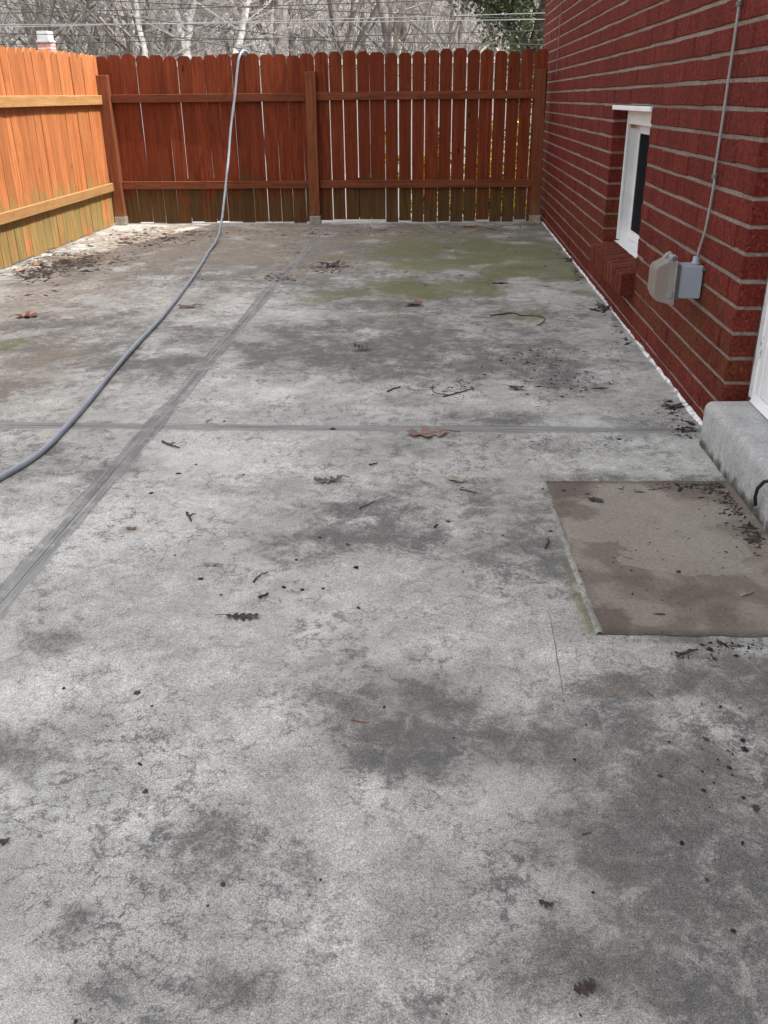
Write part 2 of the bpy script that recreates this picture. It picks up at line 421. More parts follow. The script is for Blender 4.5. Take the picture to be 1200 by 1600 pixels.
M['caulk'] = mat_whitepaint('flaking_caulk', 0.50)
M['peel'] = mat_whitepaint('peeling_paint', 0.55)
M['boxgrey'] = mat_plain('grey_pvc', (0.33, 0.37, 0.43), 0.45, 0.45, 0.05, 14)
M['boxdark'] = mat_plain('dark_pvc', (0.12, 0.125, 0.13), 0.5, 0.4, 0.1, 20)
M['hose'] = mat_plain('hose_rubber', (0.30, 0.345, 0.40), 0.45, 0.45, 0.10, 9)
M['cable'] = mat_plain('grey_cable', (0.29, 0.28, 0.275), 0.55, 0.35, 0.15, 20)
M['black'] = mat_plain('black_rubber', (0.02, 0.021, 0.024), 0.45, 0.4, 0.3, 30)
M['roof'] = mat_plain('roof_shingle', (0.09, 0.085, 0.08), 0.9, 0.2, 0.4, 22)
M['leafbrown'] = mat_leaf('leaf_brown', (0.16, 0.095, 0.065), (0.25, 0.16, 0.12))
M['leafpink'] = mat_leaf('leaf_tan', (0.24, 0.15, 0.125), (0.36, 0.25, 0.21))
M['leafdark'] = mat_leaf('leaf_dark', (0.045, 0.036, 0.034), (0.09, 0.07, 0.062))
M['leafred'] = mat_leaf('leaf_red', (0.23, 0.075, 0.045), (0.33, 0.13, 0.08))
M['leafpale'] = mat_leaf('leaf_pale', (0.34, 0.31, 0.25), (0.44, 0.41, 0.35))
M['leafgrey'] = mat_leaf('leaf_grey', (0.14, 0.125, 0.11), (0.22, 0.20, 0.18))
M['twig'] = mat_leaf('twig_bark', (0.05, 0.04, 0.035), (0.10, 0.08, 0.07))
M['litter'] = mat_island('litter_bits', [(0.05, 0.04, 0.034), (0.09, 0.068, 0.055), (0.035, 0.03, 0.027), (0.14, 0.10, 0.075), (0.06, 0.05, 0.042), (0.20, 0.15, 0.115)])
M['crumb'] = mat_island('dirt_crumbs', [(0.03, 0.027, 0.025), (0.045, 0.04, 0.036), (0.02, 0.019, 0.018), (0.07, 0.055, 0.045)])
def mat_glass():
    t = NT('window_glass')
    t.bsdf.inputs['Base Color'].default_value = (0.006, 0.007, 0.010, 1)
    t.bsdf.inputs['Roughness'].default_value = 0.04; t.bsdf.inputs['Specular IOR Level'].default_value = 0.05; t.bsdf.inputs['IOR'].default_value = 1.06
    return t.m
M['glass'] = mat_glass()
def mat_cover():
    t = NT('clear_plastic')
    n = t.noise(t.pos(), 30, 4, 0.6)
    t._in(t.bsdf.inputs['Base Color'], t.mix(n, (0.58, 0.56, 0.51), (0.72, 0.70, 0.65)))
    t.bsdf.inputs['Roughness'].default_value = 0.28
    t.bsdf.inputs['Transmission Weight'].default_value = 0.75
    t.bsdf.inputs['IOR'].default_value = 1.2
    return t.m
M['cover'] = mat_cover()

# ------------------------------------------------------------------ ground and hill
def mat_ground():
    t = NT('yard_ground'); p = t.pos()
    a = t.noise(p, 0.35, 5, 0.6); b = t.noise(p, 6, 6, 0.7)
    c = t.mix(t.ramp(a, 0.4, 0.6), (0.19, 0.16, 0.10), (0.12, 0.13, 0.05))
    c = t.mix(t.ramp(b, 0.4, 0.65, 0, 0.7), c, (0.26, 0.20, 0.15))
    return t.done(c, 0.95, t.bump(b, 0.6, 0.05), 0.1)
M['ground'] = mat_ground()
def mat_hill():
    t = NT('wooded_slope'); p = t.pos()
    a = t.noise(p, 0.12, 6, 0.65); b = t.noise(t.map(p, (2.2, 1, 0.6)), 0.9, 8, 0.75)
    c = t.mix(t.ramp(a, 0.38, 0.62), (0.20, 0.185, 0.18), (0.33, 0.315, 0.305))
    c = t.mix(t.ramp(b, 0.45, 0.65, 0, 0.75), c, (0.20, 0.185, 0.175))  # dark tone kept light, painting the haze over the woods
    return t.done(c, 1.0, t.bump(b, 0.8, 0.4), 0.05)
M['hill'] = mat_hill()
def terrain_z(x, y):
    z = -0.08
    if y > 11.3: z -= 2.6 * min(1, (y - 11.3) / 8.0) ** 1.0
    if y > 44: z += (y - 44) * 0.42 + 0.6 * math.sin(x * 0.13 + 1) * min(1, (y - 44) / 10)
    return z
g = MB(); 
xs = [-900, -300, -120, -80] + [-60 + 3 * i for i in range(41)] + [80, 120, 300, 900]
ys = [-900, -200, -60, -20, -5, 5, 10, 11.3, 13, 15, 17, 19.3, 22, 26, 32, 38, 44]
for y in ys:
    for x in xs: g.v.append((x, y, terrain_z(x, y)))
n = len(xs)
for j in range(len(ys) - 1):
    for i in range(n - 1): g.f.append((j*n+i, j*n+i+1, (j+1)*n+i+1, (j+1)*n+i))
tag(g.build('ground', M['ground'], smooth=True), kind='structure')
g = MB(); ys = [44 + 2.5 * i for i in range(24)] + [120, 180, 300, 600]
for y in ys:
    for x in xs: g.v.append((x, y, terrain_z(x, min(y, 120)) + (0.35 * math.sin(x * 0.7 + y) if 46 < y < 110 else 0) + 0.01))
for j in range(len(ys) - 1):
    for i in range(n - 1): g.f.append((j*n+i, j*n+i+1, (j+1)*n+i+1, (j+1)*n+i))
tag(g.build('hill', M['hill'], smooth=True), kind='structure')

# ------------------------------------------------------------------ patio
# stains, plus a painted fence reflection, given at photo pixels (x, y, half width, half height, amount), turned into ellipses on the slab
DARK = [(690,1150,150,75,1.0),(640,1110,110,50,.45),(990,1190,190,120,.62),(1120,1130,130,110,.35),(1160,1420,150,190,.62),(1060,1300,120,80,.3),
        (560,825,170,42,.8),(740,868,180,45,.75),(830,780,120,40,.4),(450,850,70,22,.5),(900,880,60,70,.35),
        (560,540,140,32,.6),(700,570,190,45,.5),(860,585,130,40,.4),(430,555,60,25,.3),(640,640,120,20,.25),
        (85,1000,48,22,.7),(125,1050,28,16,.7),(40,1185,110,45,.6),(150,1195,70,20,.4),(95,1440,70,38,.6),(320,1300,60,45,.35),(250,1360,90,50,.15),
        (520,1440,120,60,.25),(590,1440,40,45,.25),(880,1510,90,55,.7),(850,1460,60,60,.4),(180,1540,70,40,.35),(360,1545,60,35,.45),(540,1350,70,40,.35),
        (130,748,130,32,.7),(60,790,80,30,.5),(40,510,75,10,.9),(25,545,60,8,.7),(110,512,45,6,.8),(250,575,70,18,.5),(110,600,70,20,.3),(150,555,60,12,.35),
        (250,395,110,18,.5),(120,405,70,20,.6),(420,425,90,16,.45),(560,395,120,14,.4),(600,470,110,12,.3),(520,1015,50,25,.45),(470,1080,40,25,.35),
        (1000,480,60,30,.15),(250,1180,60,20,.15),(560,730,60,12,.2),(1150,1040,60,18,.3),(1120,780,60,30,.5),(820,1330,60,20,.15),(960,1080,12,7,.7),
        (340,1010,60,25,.15),(870,660,160,15,.25),(1010,660,80,18,.25),(300,560,40,12,.3),(1180,1560,90,60,.4),(925,985,22,14,.7),(1060,1000,140,6,.45),(860,760,24,10,.5),(1000,748,120,5,.4),(885,880,10,60,.4),
        (650,1480,620,190,.22),(1050,1250,260,260,.25),(500,385,420,26,.35),(700,480,260,40,.25),(650,358,300,7,.5),(180,540,200,60,.18),(760,690,260,25,.2),(120,880,110,60,.12),(450,392,440,36,.42),(150,390,130,34,.35),(700,372,230,20,.35),(60,600,80,60,.2),(740,1190,130,40,.35),(600,1180,60,40,.3),(420,470,430,90,.28),(650,560,320,70,.22),(120,500,140,60,.25),(60,700,110,60,.2),(560,400,330,45,.25)]
LIGHT = [(230,800,170,80,.65),(330,720,120,35,.5),(180,1090,170,55,.5),(520,900,170,35,.45),(220,470,170,18,.4),(420,610,120,30,.5),(700,615,150,18,.5),
         (80,640,70,20,.35),(860,625,70,18,.5),(400,490,120,16,.45),(620,1260,170,40,.55),(300,1450,130,70,.3),(330,1180,120,50,.35),(900,1020,130,20,.6),(800,1240,80,30,.5),
         (880,460,110,14,.35),(560,420,150,10,.35),(980,580,60,20,.3),(420,680,120,18,.4),(700,1320,120,50,.4),(40,1560,60,60,.4),(130,960,60,20,.4)]
GREEN = [(790,403,95,26,1.0),(700,452,110,12,.65),(850,420,50,16,.7),(640,395,70,12,.5),(12,540,30,14,.7),(918,955,16,38,.95),(890,905,10,30,.5),(830,505,60,10,.3),(560,350,300,4,.4),(740,398,190,40,.6),(880,430,30,30,.5),(600,455,160,16,.4),(820,480,60,14,.3)]
BROWN = [(1050,1060,150,60,.28),(1000,1180,160,90,.2),(1180,1330,120,120,.2),(420,450,420,90,.25),(965,1079,16,9,1.0),(206,827,16,6,.9),(60,470,80,25,.35),(60,560,60,40,.25),(250,385,140,20,.4),(650,375,200,14,.4),(500,410,160,20,.25),(1080,650,40,20,.3),(450,362,380,10,.6),(330,400,250,24,.35),(30,600,60,60,.45),(30,480,80,60,.35),(300,370,200,18,.45)]  # left-edge tints also carry reddish light reflected off the side fence
def to_ell(lst):
    out = []
    for (x, y, rx, ry, a) in lst:
        c = G(x, y); w = (G(x + rx, y) - G(x - rx, y)).length / 2
        d = abs(G(x, y - ry).y - G(x, y + ry).y) / 2
        out.append((c.x, (G(x, y - ry).y + G(x, y + ry).y) / 2, w, d, a))
    return out
ELL = [to_ell(l) for l in (DARK, LIGHT, GREEN, BROWN)]
rng = np.random.default_rng(4)
for _ in range(90):          # weathering outside the frame too
    x = rng.uniform(-3.5, 1.1); y = rng.uniform(-3, 10)
    pr = project((x, y, 0))
    if pr and -40 < pr[0] < 1240 and -40 < pr[1] < 1640: continue
    ELL[int(rng.random() < 0.4)].append((x, y, rng.uniform(.1, .4), rng.uniform(.1, .5), rng.uniform(.3, .8)))
def stain_at(X, Y):
    acc = []
    # ragged ellipses
    wob = 0.22 * np.sin(X * 9.1 + 1.3 * np.sin(Y * 5.7)) + 0.22 * np.sin(Y * 7.7 + 1.7 * np.sin(X * 6.3)) + 0.10 * np.sin(X * 21 + Y * 17)
    pts_ = [Vector((float(a), float(b), 0)) for a, b in zip(X.ravel(), Y.ravel())]
    n1 = np.array([mnoise.fractal(q * 2.2, 0.8, 2.0, 5) for q in pts_]).reshape(X.shape)
    n2 = np.array([mnoise.fractal(q * 4.1 + Vector((7, 3, 1)), 0.7, 2.1, 4) for q in pts_]).reshape(X.shape)
    wob = wob * 0.5 + 0.75 * n1
    for l in ELL:
        s = np.zeros_like(X)
        for (cx, cy, w, d, a) in l:
            r = np.sqrt(((X - cx) / w) ** 2 + ((Y - cy) / d) ** 2) + wob
            q = np.clip((1.75 - r) / 1.5, 0, 1); s = s + a * q * q * (3 - 2 * q)
        acc.append(s)
    d = 0.95 * np.tanh(acc[0] * np.clip(1 + 1.1 * n2, 0.2, 2) / 0.85) + 0.22 * n1 + 0.16 * n2 - np.clip(acc[1], 0, 0.8)
    return np.clip((d + 1) / 2 - 0.06, 0, 1), np.clip(acc[2], 0, 1), np.clip(acc[3], 0, 1)
patio = empty('patio', (0, 0, 0)); tag(patio, kind='structure')
def slab(x0, x1, y0, y1, step):
    nx = max(2, int((x1 - x0) / step)); ny = max(2, int((y1 - y0) / step))
    X, Y = np.meshgrid(np.linspace(x0, x1, nx), np.linspace(y0, y1, ny))
    Z = 0.0012 * np.sin(X * 3 + Y * 2)
    ed = np.minimum(np.minimum(X - x0, x1 - X), np.minimum(Y - y0, y1 - Y))
    Z = Z - 0.0012 * (ed < 1e-4)
    v = np.stack([X, Y, Z], -1).reshape(-1, 3)
    idx = np.arange(nx * ny).reshape(ny, nx)
    f = np.stack([idx[:-1, :-1], idx[:-1, 1:], idx[1:, 1:], idx[1:, :-1]], -1).reshape(-1, 4).tolist()
    # skirt
    vl = v.tolist(); b = len(vl)
    ring = list(idx[0, :]) + list(idx[1:, -1]) + list(idx[-1, -2::-1]) + list(idx[-2:0:-1, 0])
    for k in ring: vl.append([vl[k][0], vl[k][1], -0.1])
    m_ = len(ring)
    for i in range(m_): f.append([int(ring[i]), b + i, b + (i + 1) % m_, int(ring[(i + 1) % m_])])
    me = bpy.data.meshes.new('slab'); me.from_pydata(vl, [], f)
    allv = np.array(vl); s, gr, br = stain_at(allv[:, 0], allv[:, 1])
    ca = me.color_attributes.new('stain', 'FLOAT_COLOR', 'POINT')
    ca.data.foreach_set('color', np.stack([s, gr, br, np.ones_like(s)], -1).astype(np.float32).ravel())
    bm = bmesh.new(); bm.from_mesh(me); bmesh.ops.recalc_face_normals(bm, faces=bm.faces); bm.to_mesh(me); bm.free()
    return link('slab', me, M['patio'], patio)
gp = 0.0012
for (x0, x1) in ((-3.62, JX - gp), (JX + gp, 1.20)):
    for (y0, y1, st) in ((-3.2, JY0 - gp, 0.1), (JY0 + gp, JY1 - gp, 0.022), (JY1 + gp, JY2 - gp, 0.03), (JY2 + gp, 10.42, 0.04)):
        slab(x0, x1, y0, y1, st)
sb = MB(); sb.box(JX - 0.004, JX + 0.004, -3.2, 10.4, -0.09, -0.0022); sb.build('joint_filler', M['subbase'], patio)
for yj in (JY0, JY1, JY2):
    for (a, b) in ((-3.6, JX - 0.005), (JX + 0.005, 1.19)):
        sb = MB(); sb.box(a, b, yj - 0.004, yj + 0.004, -0.09, -0.0022); sb.build('joint_filler', M['subbase'], patio)
mb = MB(); mb.tube([(G(x, y).x, G(x, y).y, 0.0006) for (x, y) in ((858,958),(863,985),(868,1010),(870,1030),(875,1052),(878,1076),(880,1100))], [.0006, .0009, .0008, .0009, .0007, .0006, .0003], 4)
mb.build('hairline_crack', M['subbase'], patio)
# browner concrete patch in front of the door step, with a trowelled lip along its left side
random.seed(3)
poly = []
for (a, b, nn) in (((0.402, 2.965), (1.056, 2.985), 24), ((1.056, 2.985), (1.056, 1.965), 4), ((1.056, 1.965), (0.437, 1.962), 24), ((0.437, 1.962), (0.402, 2.965), 30)):
    for i in range(nn):
        s = i / nn
        poly.append((a[0] + (b[0]-a[0])*s + random.uniform(-.0035, .0035), a[1] + (b[1]-a[1])*s + random.uniform(-.0035, .0035)))
mb = MB(); mb.prism(poly, 'z', -0.03, 0.0028)
pt = mb.build('concrete_patch', M['patch']); tag(pt, kind='structure')
mb = MB(); wl_ = 0.0
for i in range(61):
    s = i / 60; x = 0.402 + 0.035 * s + 0.004 * mnoise.noise((s * 9, 3, 0)); yv = 2.962 - 1.0 * s
    w1 = 0.011 + 0.006 * mnoise.noise((s * 14, 0, 0)); w2 = 0.010 + 0.005 * mnoise.noise((s * 17, 9, 0)); hh = 0.0075 + 0.003 * mnoise.noise((s * 20, 5, 2))
    mb.v += [(x - w1, yv, -0.004), (x - w1 * .45, yv, hh * .75), (x, yv, hh), (x + w2 * .6, yv, hh * .8), (x + w2, yv, 0.003)]
for i in range(60):
    for k in range(4): mb.f.append((i*5+k, i*5+k+1, (i+1)*5+k+1, (i+1)*5+k))
mb.build('lip', M['lip'], pt, smooth=True)

# ------------------------------------------------------------------ house
HANG = -math.atan(0.06 / 6.55)
HO = Vector((1.134, 3.63, 0))
house = empty('brick_house', HO, HANG)
tag(house, 'red brick house wall with white basement window along the right of the patio', 'house')
# local frame: wall face x=0, bricks run along y, local y = world Y - 3.63
Y_ = lambda y: y - 3.63
CRS, BL, Z0 = 0.0967, 0.2765, 0.0435
DOOR0, DOOR1, DOORZ = Y_(2.38), Y_(3.405), Z0 + CRS * 22
WIN0, WIN1, WZ0, WZ1 = Y_(5.268), Y_(6.43), Z0 + CRS * 3, Z0 + CRS * 12
YN, YF = Y_(-3.4), Y_(11.42)
ridge_y = Y_(4.0); eave_z = 5.05; ridge_z = eave_z + 0.46 * (YF - ridge_y)
wall = empty('wall'); wall.parent = house
# mortar body with real openings (pieces butt end to end)
mb = MB()
D0, D1 = 0.006, 0.26
mb.box(D0, D1, YN, DOOR0 - .006, -0.1, 3.2); mb.box(D0, D1, DOOR1 + .006, WIN0 - .006, -0.1, 3.2); mb.box(D0, D1, WIN1 + .006, YF - 0.006, -0.1, 3.2)
mb.box(D0, D1, DOOR0 - .006, DOOR1 + .006, DOORZ, 3.2); mb.box(D0, D1, WIN0 - .006, WIN1 + .006, -0.1, WZ0 - 0.10); mb.box(D0, D1, WIN0 - .006, WIN1 + .006, WZ1, 3.2)
bodyo = mb.build('mortar', M['mortar'], wall)
# upper wall with procedural courses (out of the picture; it throws the shade)
def mat_upper():
    t = NT('upper_brickwork'); p = t.obj(); x, y, z = t.sep(p)
    k = t.n.new('ShaderNodeTexBrick'); t.l.new(t.comb(y, z, 0.0), k.inputs['Vector'])
    for i, c in ((1, (0.19, 0.035, 0.025, 1)), (2, (0.14, 0.026, 0.02, 1)), (3, (0.4, 0.33, 0.28, 1))): k.inputs[i].default_value = c
    k.inputs['Scale'].default_value = 1; k.inputs['Mortar Size'].default_value = 0.007; k.inputs['Brick Width'].default_value = BL; k.inputs['Row Height'].default_value = CRS
    return t.done(k.outputs[0], 0.9)
M['upper'] = mat_upper()
mb = MB(); mb.prism([(YN, 3.2), (YF, 3.2), (YF, eave_z), (ridge_y, ridge_z), (YN, eave_z)], 'x', 0.0, 0.26)
mb.build('gable', M['upper'], wall)
mb = MB(); mb.box(0.262, 9.0, YF - 0.26, YF, -3.0, eave_z); mb.build('end_wall', M['upper'], house)
mb = MB(); mb.box(0.262, 9.0, YN, YN + 0.26, -0.1, eave_z); mb.build('end_wall', M['upper'], house)
mb = MB(); mb.box(8.74, 9.0, YN + 0.262, YF - 0.262, -0.1, eave_z); mb.build('rear_wall', M['upper'], house)
ov = 0.25; sl = 0.46
def rz(y): return ridge_z - sl * abs(y - ridge_y)
mb = MB(); e0, e1 = YN - 0.35, YF + 0.35
mb.prism([(e0, rz(e0) + .02), (ridge_y, ridge_z + .02), (e1, rz(e1) + .02), (e1, rz(e1) + .16), (ridge_y, ridge_z + .18), (e0, rz(e0) + .16)], 'x', -ov, 9.2)
mb.build('roof', M['roof'], house)

# bricks
def brick_mesh(L, Hh, D, seed, name='brick'):
    """rough-faced brick, face at x=0, running along +y"""
    rd = random.Random(seed); c = 0.004
    j = lambda a=0.0012: rd.uniform(-a, a)
    v = [(D, 0, 0), (D, L, 0), (D, L, Hh), (D, 0, Hh),
         (c + j(), 0, 0), (c + j(), L, 0), (c + j(), L, Hh), (c + j(), 0, Hh),
         (j(), c, c + j()), (j(), L - c, c + j()), (j(), L - c, Hh - c + j()), (j(), c, Hh - c + j())]
    f = [(0, 1, 2, 3), (0, 4, 5, 1), (1, 5, 6, 2), (2, 6, 7, 3), (3, 7, 4, 0),
         (4, 8, 9, 5), (5, 9, 10, 6), (6, 10, 11, 7), (7, 11, 8, 4), (8, 11, 10, 9)]
    return v, f
HB = CRS - 0.0155
rd = random.Random(11)
spots = []
def add_run(y0, y1, n, shift, both=True):
    """one course from y0 to y1, half bond with quoin closers"""
    y = y0; first = True
    L = (BL / 2 if shift else BL)
    while y < y1 - 0.02:
        e = min(y + L, y1)
        if y1 - e < 0.06: e = y1
        spots.append((y, Z0 + CRS * n + 0.0155 * 0.5, e - y - 0.005, HB)); y = e; L = BL
for n in range(-1, 32):
    z = Z0 + CRS * n
    zt = z + CRS
    sh = n % 2
    if zt <= WZ0 - 0.09 or z > WZ1 - 0.01:
        segs = [(DOOR1, YF)]
    else:
        segs = [(DOOR1, WIN0), (WIN1, YF)]
    segs.append((YN, DOOR0))
    if z >= DOORZ - 0.01: segs = [(YN, YF)] if z > WZ1 - 0.01 else segs
    for (a, b) in segs: add_run(a, b, n, sh)
Rz = Matrix.Rotation(HANG, 4, 'Z')
def vis_area(y, z, L, h):
    q = []
    for (yy, zz) in ((y, z), (y + L, z), (y + L, z + h), (y, z + h)):
        p = project(HO + Rz @ Vector((0, yy, zz)))
        if p is None: return 0
        q.append(p)
    cx = sum(a for a, b in q) / 4; cy = sum(b for a, b in q) / 4
    if not (-25 < cx < 1225 and -25 < cy < 1625): return 0
    return abs(sum(q[i][0] * q[(i+1) % 4][1] - q[(i+1) % 4][0] * q[i][1] for i in range(4))) / 2
spots = [s for s in spots if s[1] > -0.06]
order = sorted(range(len(spots)), key=lambda i: -vis_area(*spots[i]))
single = set(i for i in order[:300] if vis_area(*spots[i]) > 0)
cache = {}
rest = MB()
for i, (y, z, L, h) in enumerate(spots):
    px = rd.uniform(-0.0025, 0.002)
    if z < 0: z, h = -0.02, h + z + 0.02
    if i in single:
        key = (round(L, 3), round(h, 3), rd.randint(0, 3))
        if key not in cache:
            v, f = brick_mesh(L, h, 0.094, hash(key) & 0xffff); k = MB(); k.v = v; k.f = f; cache[key] = k.mesh('brick')
        o = link('brick', cache[key], M['brick'], wall); o.location = (px, y, z + rd.uniform(-.0022, .0022)); o.rotation_euler = (rd.uniform(-.006, .006), 0, rd.uniform(-.006, .006))
    else:
        v, f = brick_mesh(L, h, 0.094, i); b = len(rest.v)
        rest.v += [(p[0] + px, p[1] + y, p[2] + z) for p in v]; rest.f += [tuple(b + q for q in ff) for ff in f]
tag(rest.build('brick_courses', M['brick'], wall), kind='stuff')
# white flaking bead where wall meets slab
mb = MB(); rd2 = random.Random(5)
y = DOOR1 + 0.02; k = 0
while y < YF - 1.1:
    w = max(0.003, 0.012 + 0.013 * mnoise.noise((y * 3.1, 0, 0)) + 0.004 * mnoise.noise((y * 19, 4, 0))); hh = 0.006 + 0.006 * mnoise.noise((y * 11, 7, 0))
    mb.v += [(-w, y, -0.002), (-w * .7, y, max(.0015, hh * .5)), (-0.001, y, max(.003, hh * 1.6)), (0.004, y, max(.003, hh * 1.6))]; y += 0.018; k += 1
for i in range(k - 1):
    for q in range(3): mb.f.append((i*4+q, i*4+q+1, (i+1)*4+q+1, (i+1)*4+q))
mb.build('caulk_bead', M['caulk'], house)
# pale crack line at the far end of the wall
mb = MB(); pts = []; yv = Y_(9.89)
for i in range(26): pts.append((-0.001, yv + rd2.uniform(-.008, .008) + (0.02 if (i // 2) % 2 else 0), 1.45 + i * 0.045))
mb.tube(pts, [max(.0015, rd2.gauss(.0035, .0012)) for _ in pts], 5); mb.build('crack_filler', M['mortar'], house, smooth=True)

# basement window
win = empty('window'); win.parent = house
ZS = WZ0 + 0.03
for (a, b) in ((WIN1 - 0.02, WIN1), (WIN0, WIN0 + 0.02)):
    mb = MB(); mb.box(0.092, 0.112, a, b, ZS, WZ1 - .033); mb.build('casing', M['white'], win, bevel=0.003)
for (a, b) in ((WIN1 - 0.016, WIN1 + 0.002), (WIN0 - 0.002, WIN0 + 0.016)):
    mb = MB(); mb.box(0.1125, 0.245, a, b, ZS - 0.01, WZ1 - 0.055); mb.build('jamb_liner', M['white'], win, bevel=0.002)
mb = MB(); mb.box(-0.012, 0.10, WIN0 + 0.0, WIN1 - 0.0, WZ1 - 0.030, WZ1 - 0.004); mb.build('head_flashing', M['white'], win, bevel=0.003)
mb = MB(); mb.box(0.094, 0.22, WIN0 + 0.004, WIN1 - 0.004, WZ1 - 0.115, WZ1 - 0.032); mb.build('head_board', M['white'], win, bevel=0.003)
mb = MB(); mb.prism([(0.085, ZS - 0.012), (0.24, ZS + 0.012), (0.24, ZS - 0.03), (0.085, ZS - 0.03)], 'y', WIN0 + 0.002, WIN1 - 0.002); mb.build('sill_liner', M['white'], win)
FX0, FX1 = 0.172, 0.215
za, zb = ZS + 0.008, WZ1 - 0.118
fw = 0.055; fs = 0.024; fo = 0.012
sash = MB(); sash.box(FX0, FX1, WIN0 + fo, WIN1 - fo, za, za + fw); sash.box(FX0, FX1, WIN0 + fo, WIN1 - fo, zb - fw, zb)
sash.box(FX0 + .001, FX1 - .001, WIN0 + fo, WIN0 + fo + fs, za + fw, zb - fw); sash.box(FX0 + .001, FX1 - .001, WIN1 - fo - fs, WIN1 - fo, za + fw, zb - fw)
sash.box(FX0 + .004, FX1 - .004, (WIN0 + WIN1) / 2 - 0.022, (WIN0 + WIN1) / 2 + 0.022, za + fw, zb - fw)
so_ = sash.build('sash', M['white'], win, bevel=0.002)
for (a, b) in ((WIN0 + fo + fs, (WIN0 + WIN1) / 2 - .022), ((WIN0 + WIN1) / 2 + .022, WIN1 - fo - fs)):
    mb = MB(); mb.box(FX0 + .008, FX0 + .014, a, b, za + fw, zb - fw); mb.build('pane', M['glass'], win)
# wooden chock at the head of the reveal
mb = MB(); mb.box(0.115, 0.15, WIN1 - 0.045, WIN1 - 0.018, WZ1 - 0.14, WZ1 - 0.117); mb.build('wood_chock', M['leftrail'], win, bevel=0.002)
# rowlock sill: bricks on edge, sloping outwards
sill = empty('window_sill'); sill.parent = house
nb = 12; pitch = (WIN1 - WIN0 + 0.04) / nb
k = MB(); k.prism([(-0.075, -0.145), (0.10, -0.145), (0.10, 0.0), (-0.075, -0.022)], 'y', 0, pitch - 0.018)
sm = k.mesh('sill_brick', bevel=0.0035)
for i in range(nb):
    o = link('brick', sm, M['sillbrick'], sill)
    o.location = (rd.uniform(-.003, .003), WIN0 - 0.02 + i * pitch, WZ0 + 0.016 + rd.uniform(-.002, .002))
mb = MB(); mb.box(-0.050, 0.09, WIN0 - 0.016, WIN1 - 0.002, WZ0 - 0.12, WZ0 - 0.022); mb.build('mortar', M['subbase'], sill)

# door recess at the right edge: peeling timber jamb, white storm door
dr = empty('door'); dr.parent = house
ZD = 0.185
mb = MB(); mb.box(0.096, 0.20, DOOR1 - 0.055, DOOR1 - 0.002, ZD, DOORZ); mb.build('timber_jamb', M['peel'], dr, bevel=0.006)
mb = MB(); mb.box(0.098, 0.2, DOOR0 + 0.002, DOOR0 + 0.055, ZD, DOORZ); mb.build('timber_jamb', M['peel'], dr, bevel=0.006)
mb = MB(); mb.box(0.10, 0.135, DOOR1 - 0.105, DOOR1 - 0.058, ZD + 0.004, DOORZ - 0.05); mb.build('storm_frame', M['white'], dr, bevel=0.003)
mb = MB(); mb.box(0.105, 0.14, DOOR0 + 0.06, DOOR1 - 0.108, ZD + 0.03, ZD + 0.30); mb.build('kick_panel', M['white'], dr, bevel=0.003)
mb = MB(); mb.box(0.11, 0.14, DOOR0 + 0.06, DOOR1 - 0.108, ZD + 0.302, DOORZ - 0.05); mb.build('leaf', M['white'], dr, bevel=0.003)
mb = MB(); mb.prism([(0.085, ZD), (0.20, ZD), (0.20, ZD + 0.028), (0.10, ZD + 0.028)], 'y', DOOR0 + 0.06, DOOR1 - 0.06); mb.build('threshold', M['white'], dr)

# concrete door step, worn rounded edges
mb = MB(); mb.box(1.058, 1.34, 1.2, 3.385, -0.05, 0.180)
me = mb.mesh('door_step', bevel=0.032, seg=5, smooth=True)
bm = bmesh.new(); bm.from_mesh(me)
bmesh.ops.subdivide_edges(bm, edges=[e for e in bm.edges if e.calc_length() > 0.2], cuts=40, use_grid_fill=True)
for v in bm.verts:
    q = v.co; w = mnoise.noise(q * 5) * 0.006 + mnoise.noise(q * 22) * 0.0022
    v.co.x += w * (q.x < 1.1); v.co.z += (w * 0.6) * (q.z > 0.1)
bm.to_mesh(me); bm.free()
st = link('door_step', me, M['step'])
tag(st, 'low pale concrete door step with rounded worn edge below the white door', 'step')
pts = []
for i in range(15):
    a = i / 14; pts.append((1.045 - 0.012 * math.sin(a * 3.1), 2.60 - 0.30 * a, 0.085 + 0.11 * math.sin(a * 1.57) + 0.0))
pts = [(1.043, 2.66, 0.055), (1.035, 2.655, 0.085), (1.03, 2.635, 0.125), (1.035, 2.605, 0.16), (1.055, 2.56, 0.187), (1.09, 2.50, 0.190), (1.12, 2.40, 0.187), (1.10, 2.2, 0.186)]
mb = MB(); mb.tube(pts, 0.006, 8)
tag(mb.build('cable', M['black'], smooth=True), 'short black rubber cable curling over the front of the concrete door step', 'cable')

# outlet box with clear in-use cover
ob = empty('outlet_box', HO + Rz @ Vector((0, Y_(3.95), 0.54)), HANG)
tag(ob, 'grey outdoor outlet box with bulging clear cover mounted on the brick wall', 'outlet box')
mb = MB(); mb.box(-0.098, -0.004, -0.072, 0.03, -0.073, 0.062); mb.build('body', M['boxgrey'], ob, bevel=0.004, seg=2)
mb = MB(); mb.box(-0.112, -0.0985, -0.078, 0.036, -0.079, 0.068); mb.build('gasket_plate', M['boxdark'], ob, bevel=0.002)
mb = MB()
prof = [(-0.113, -0.092), (-0.113, 0.078), (-0.150, 0.085), (-0.196, 0.060), (-0.205, 0.045), (-0.203, -0.05), (-0.188, -0.082), (-0.150, -0.092)]
mb.prism(prof, 'y', -0.084, 0.044); mb.build('cover', M['cover'], ob, bevel=0.006, seg=2)
mb = MB(); mb.prism([(-0.114, -0.098), (-0.114, 0.084), (-0.124, 0.086), (-0.124, -0.098)], 'y', -0.088, 0.048); mb.build('cover_rim', M['cable'], ob, bevel=0.002)
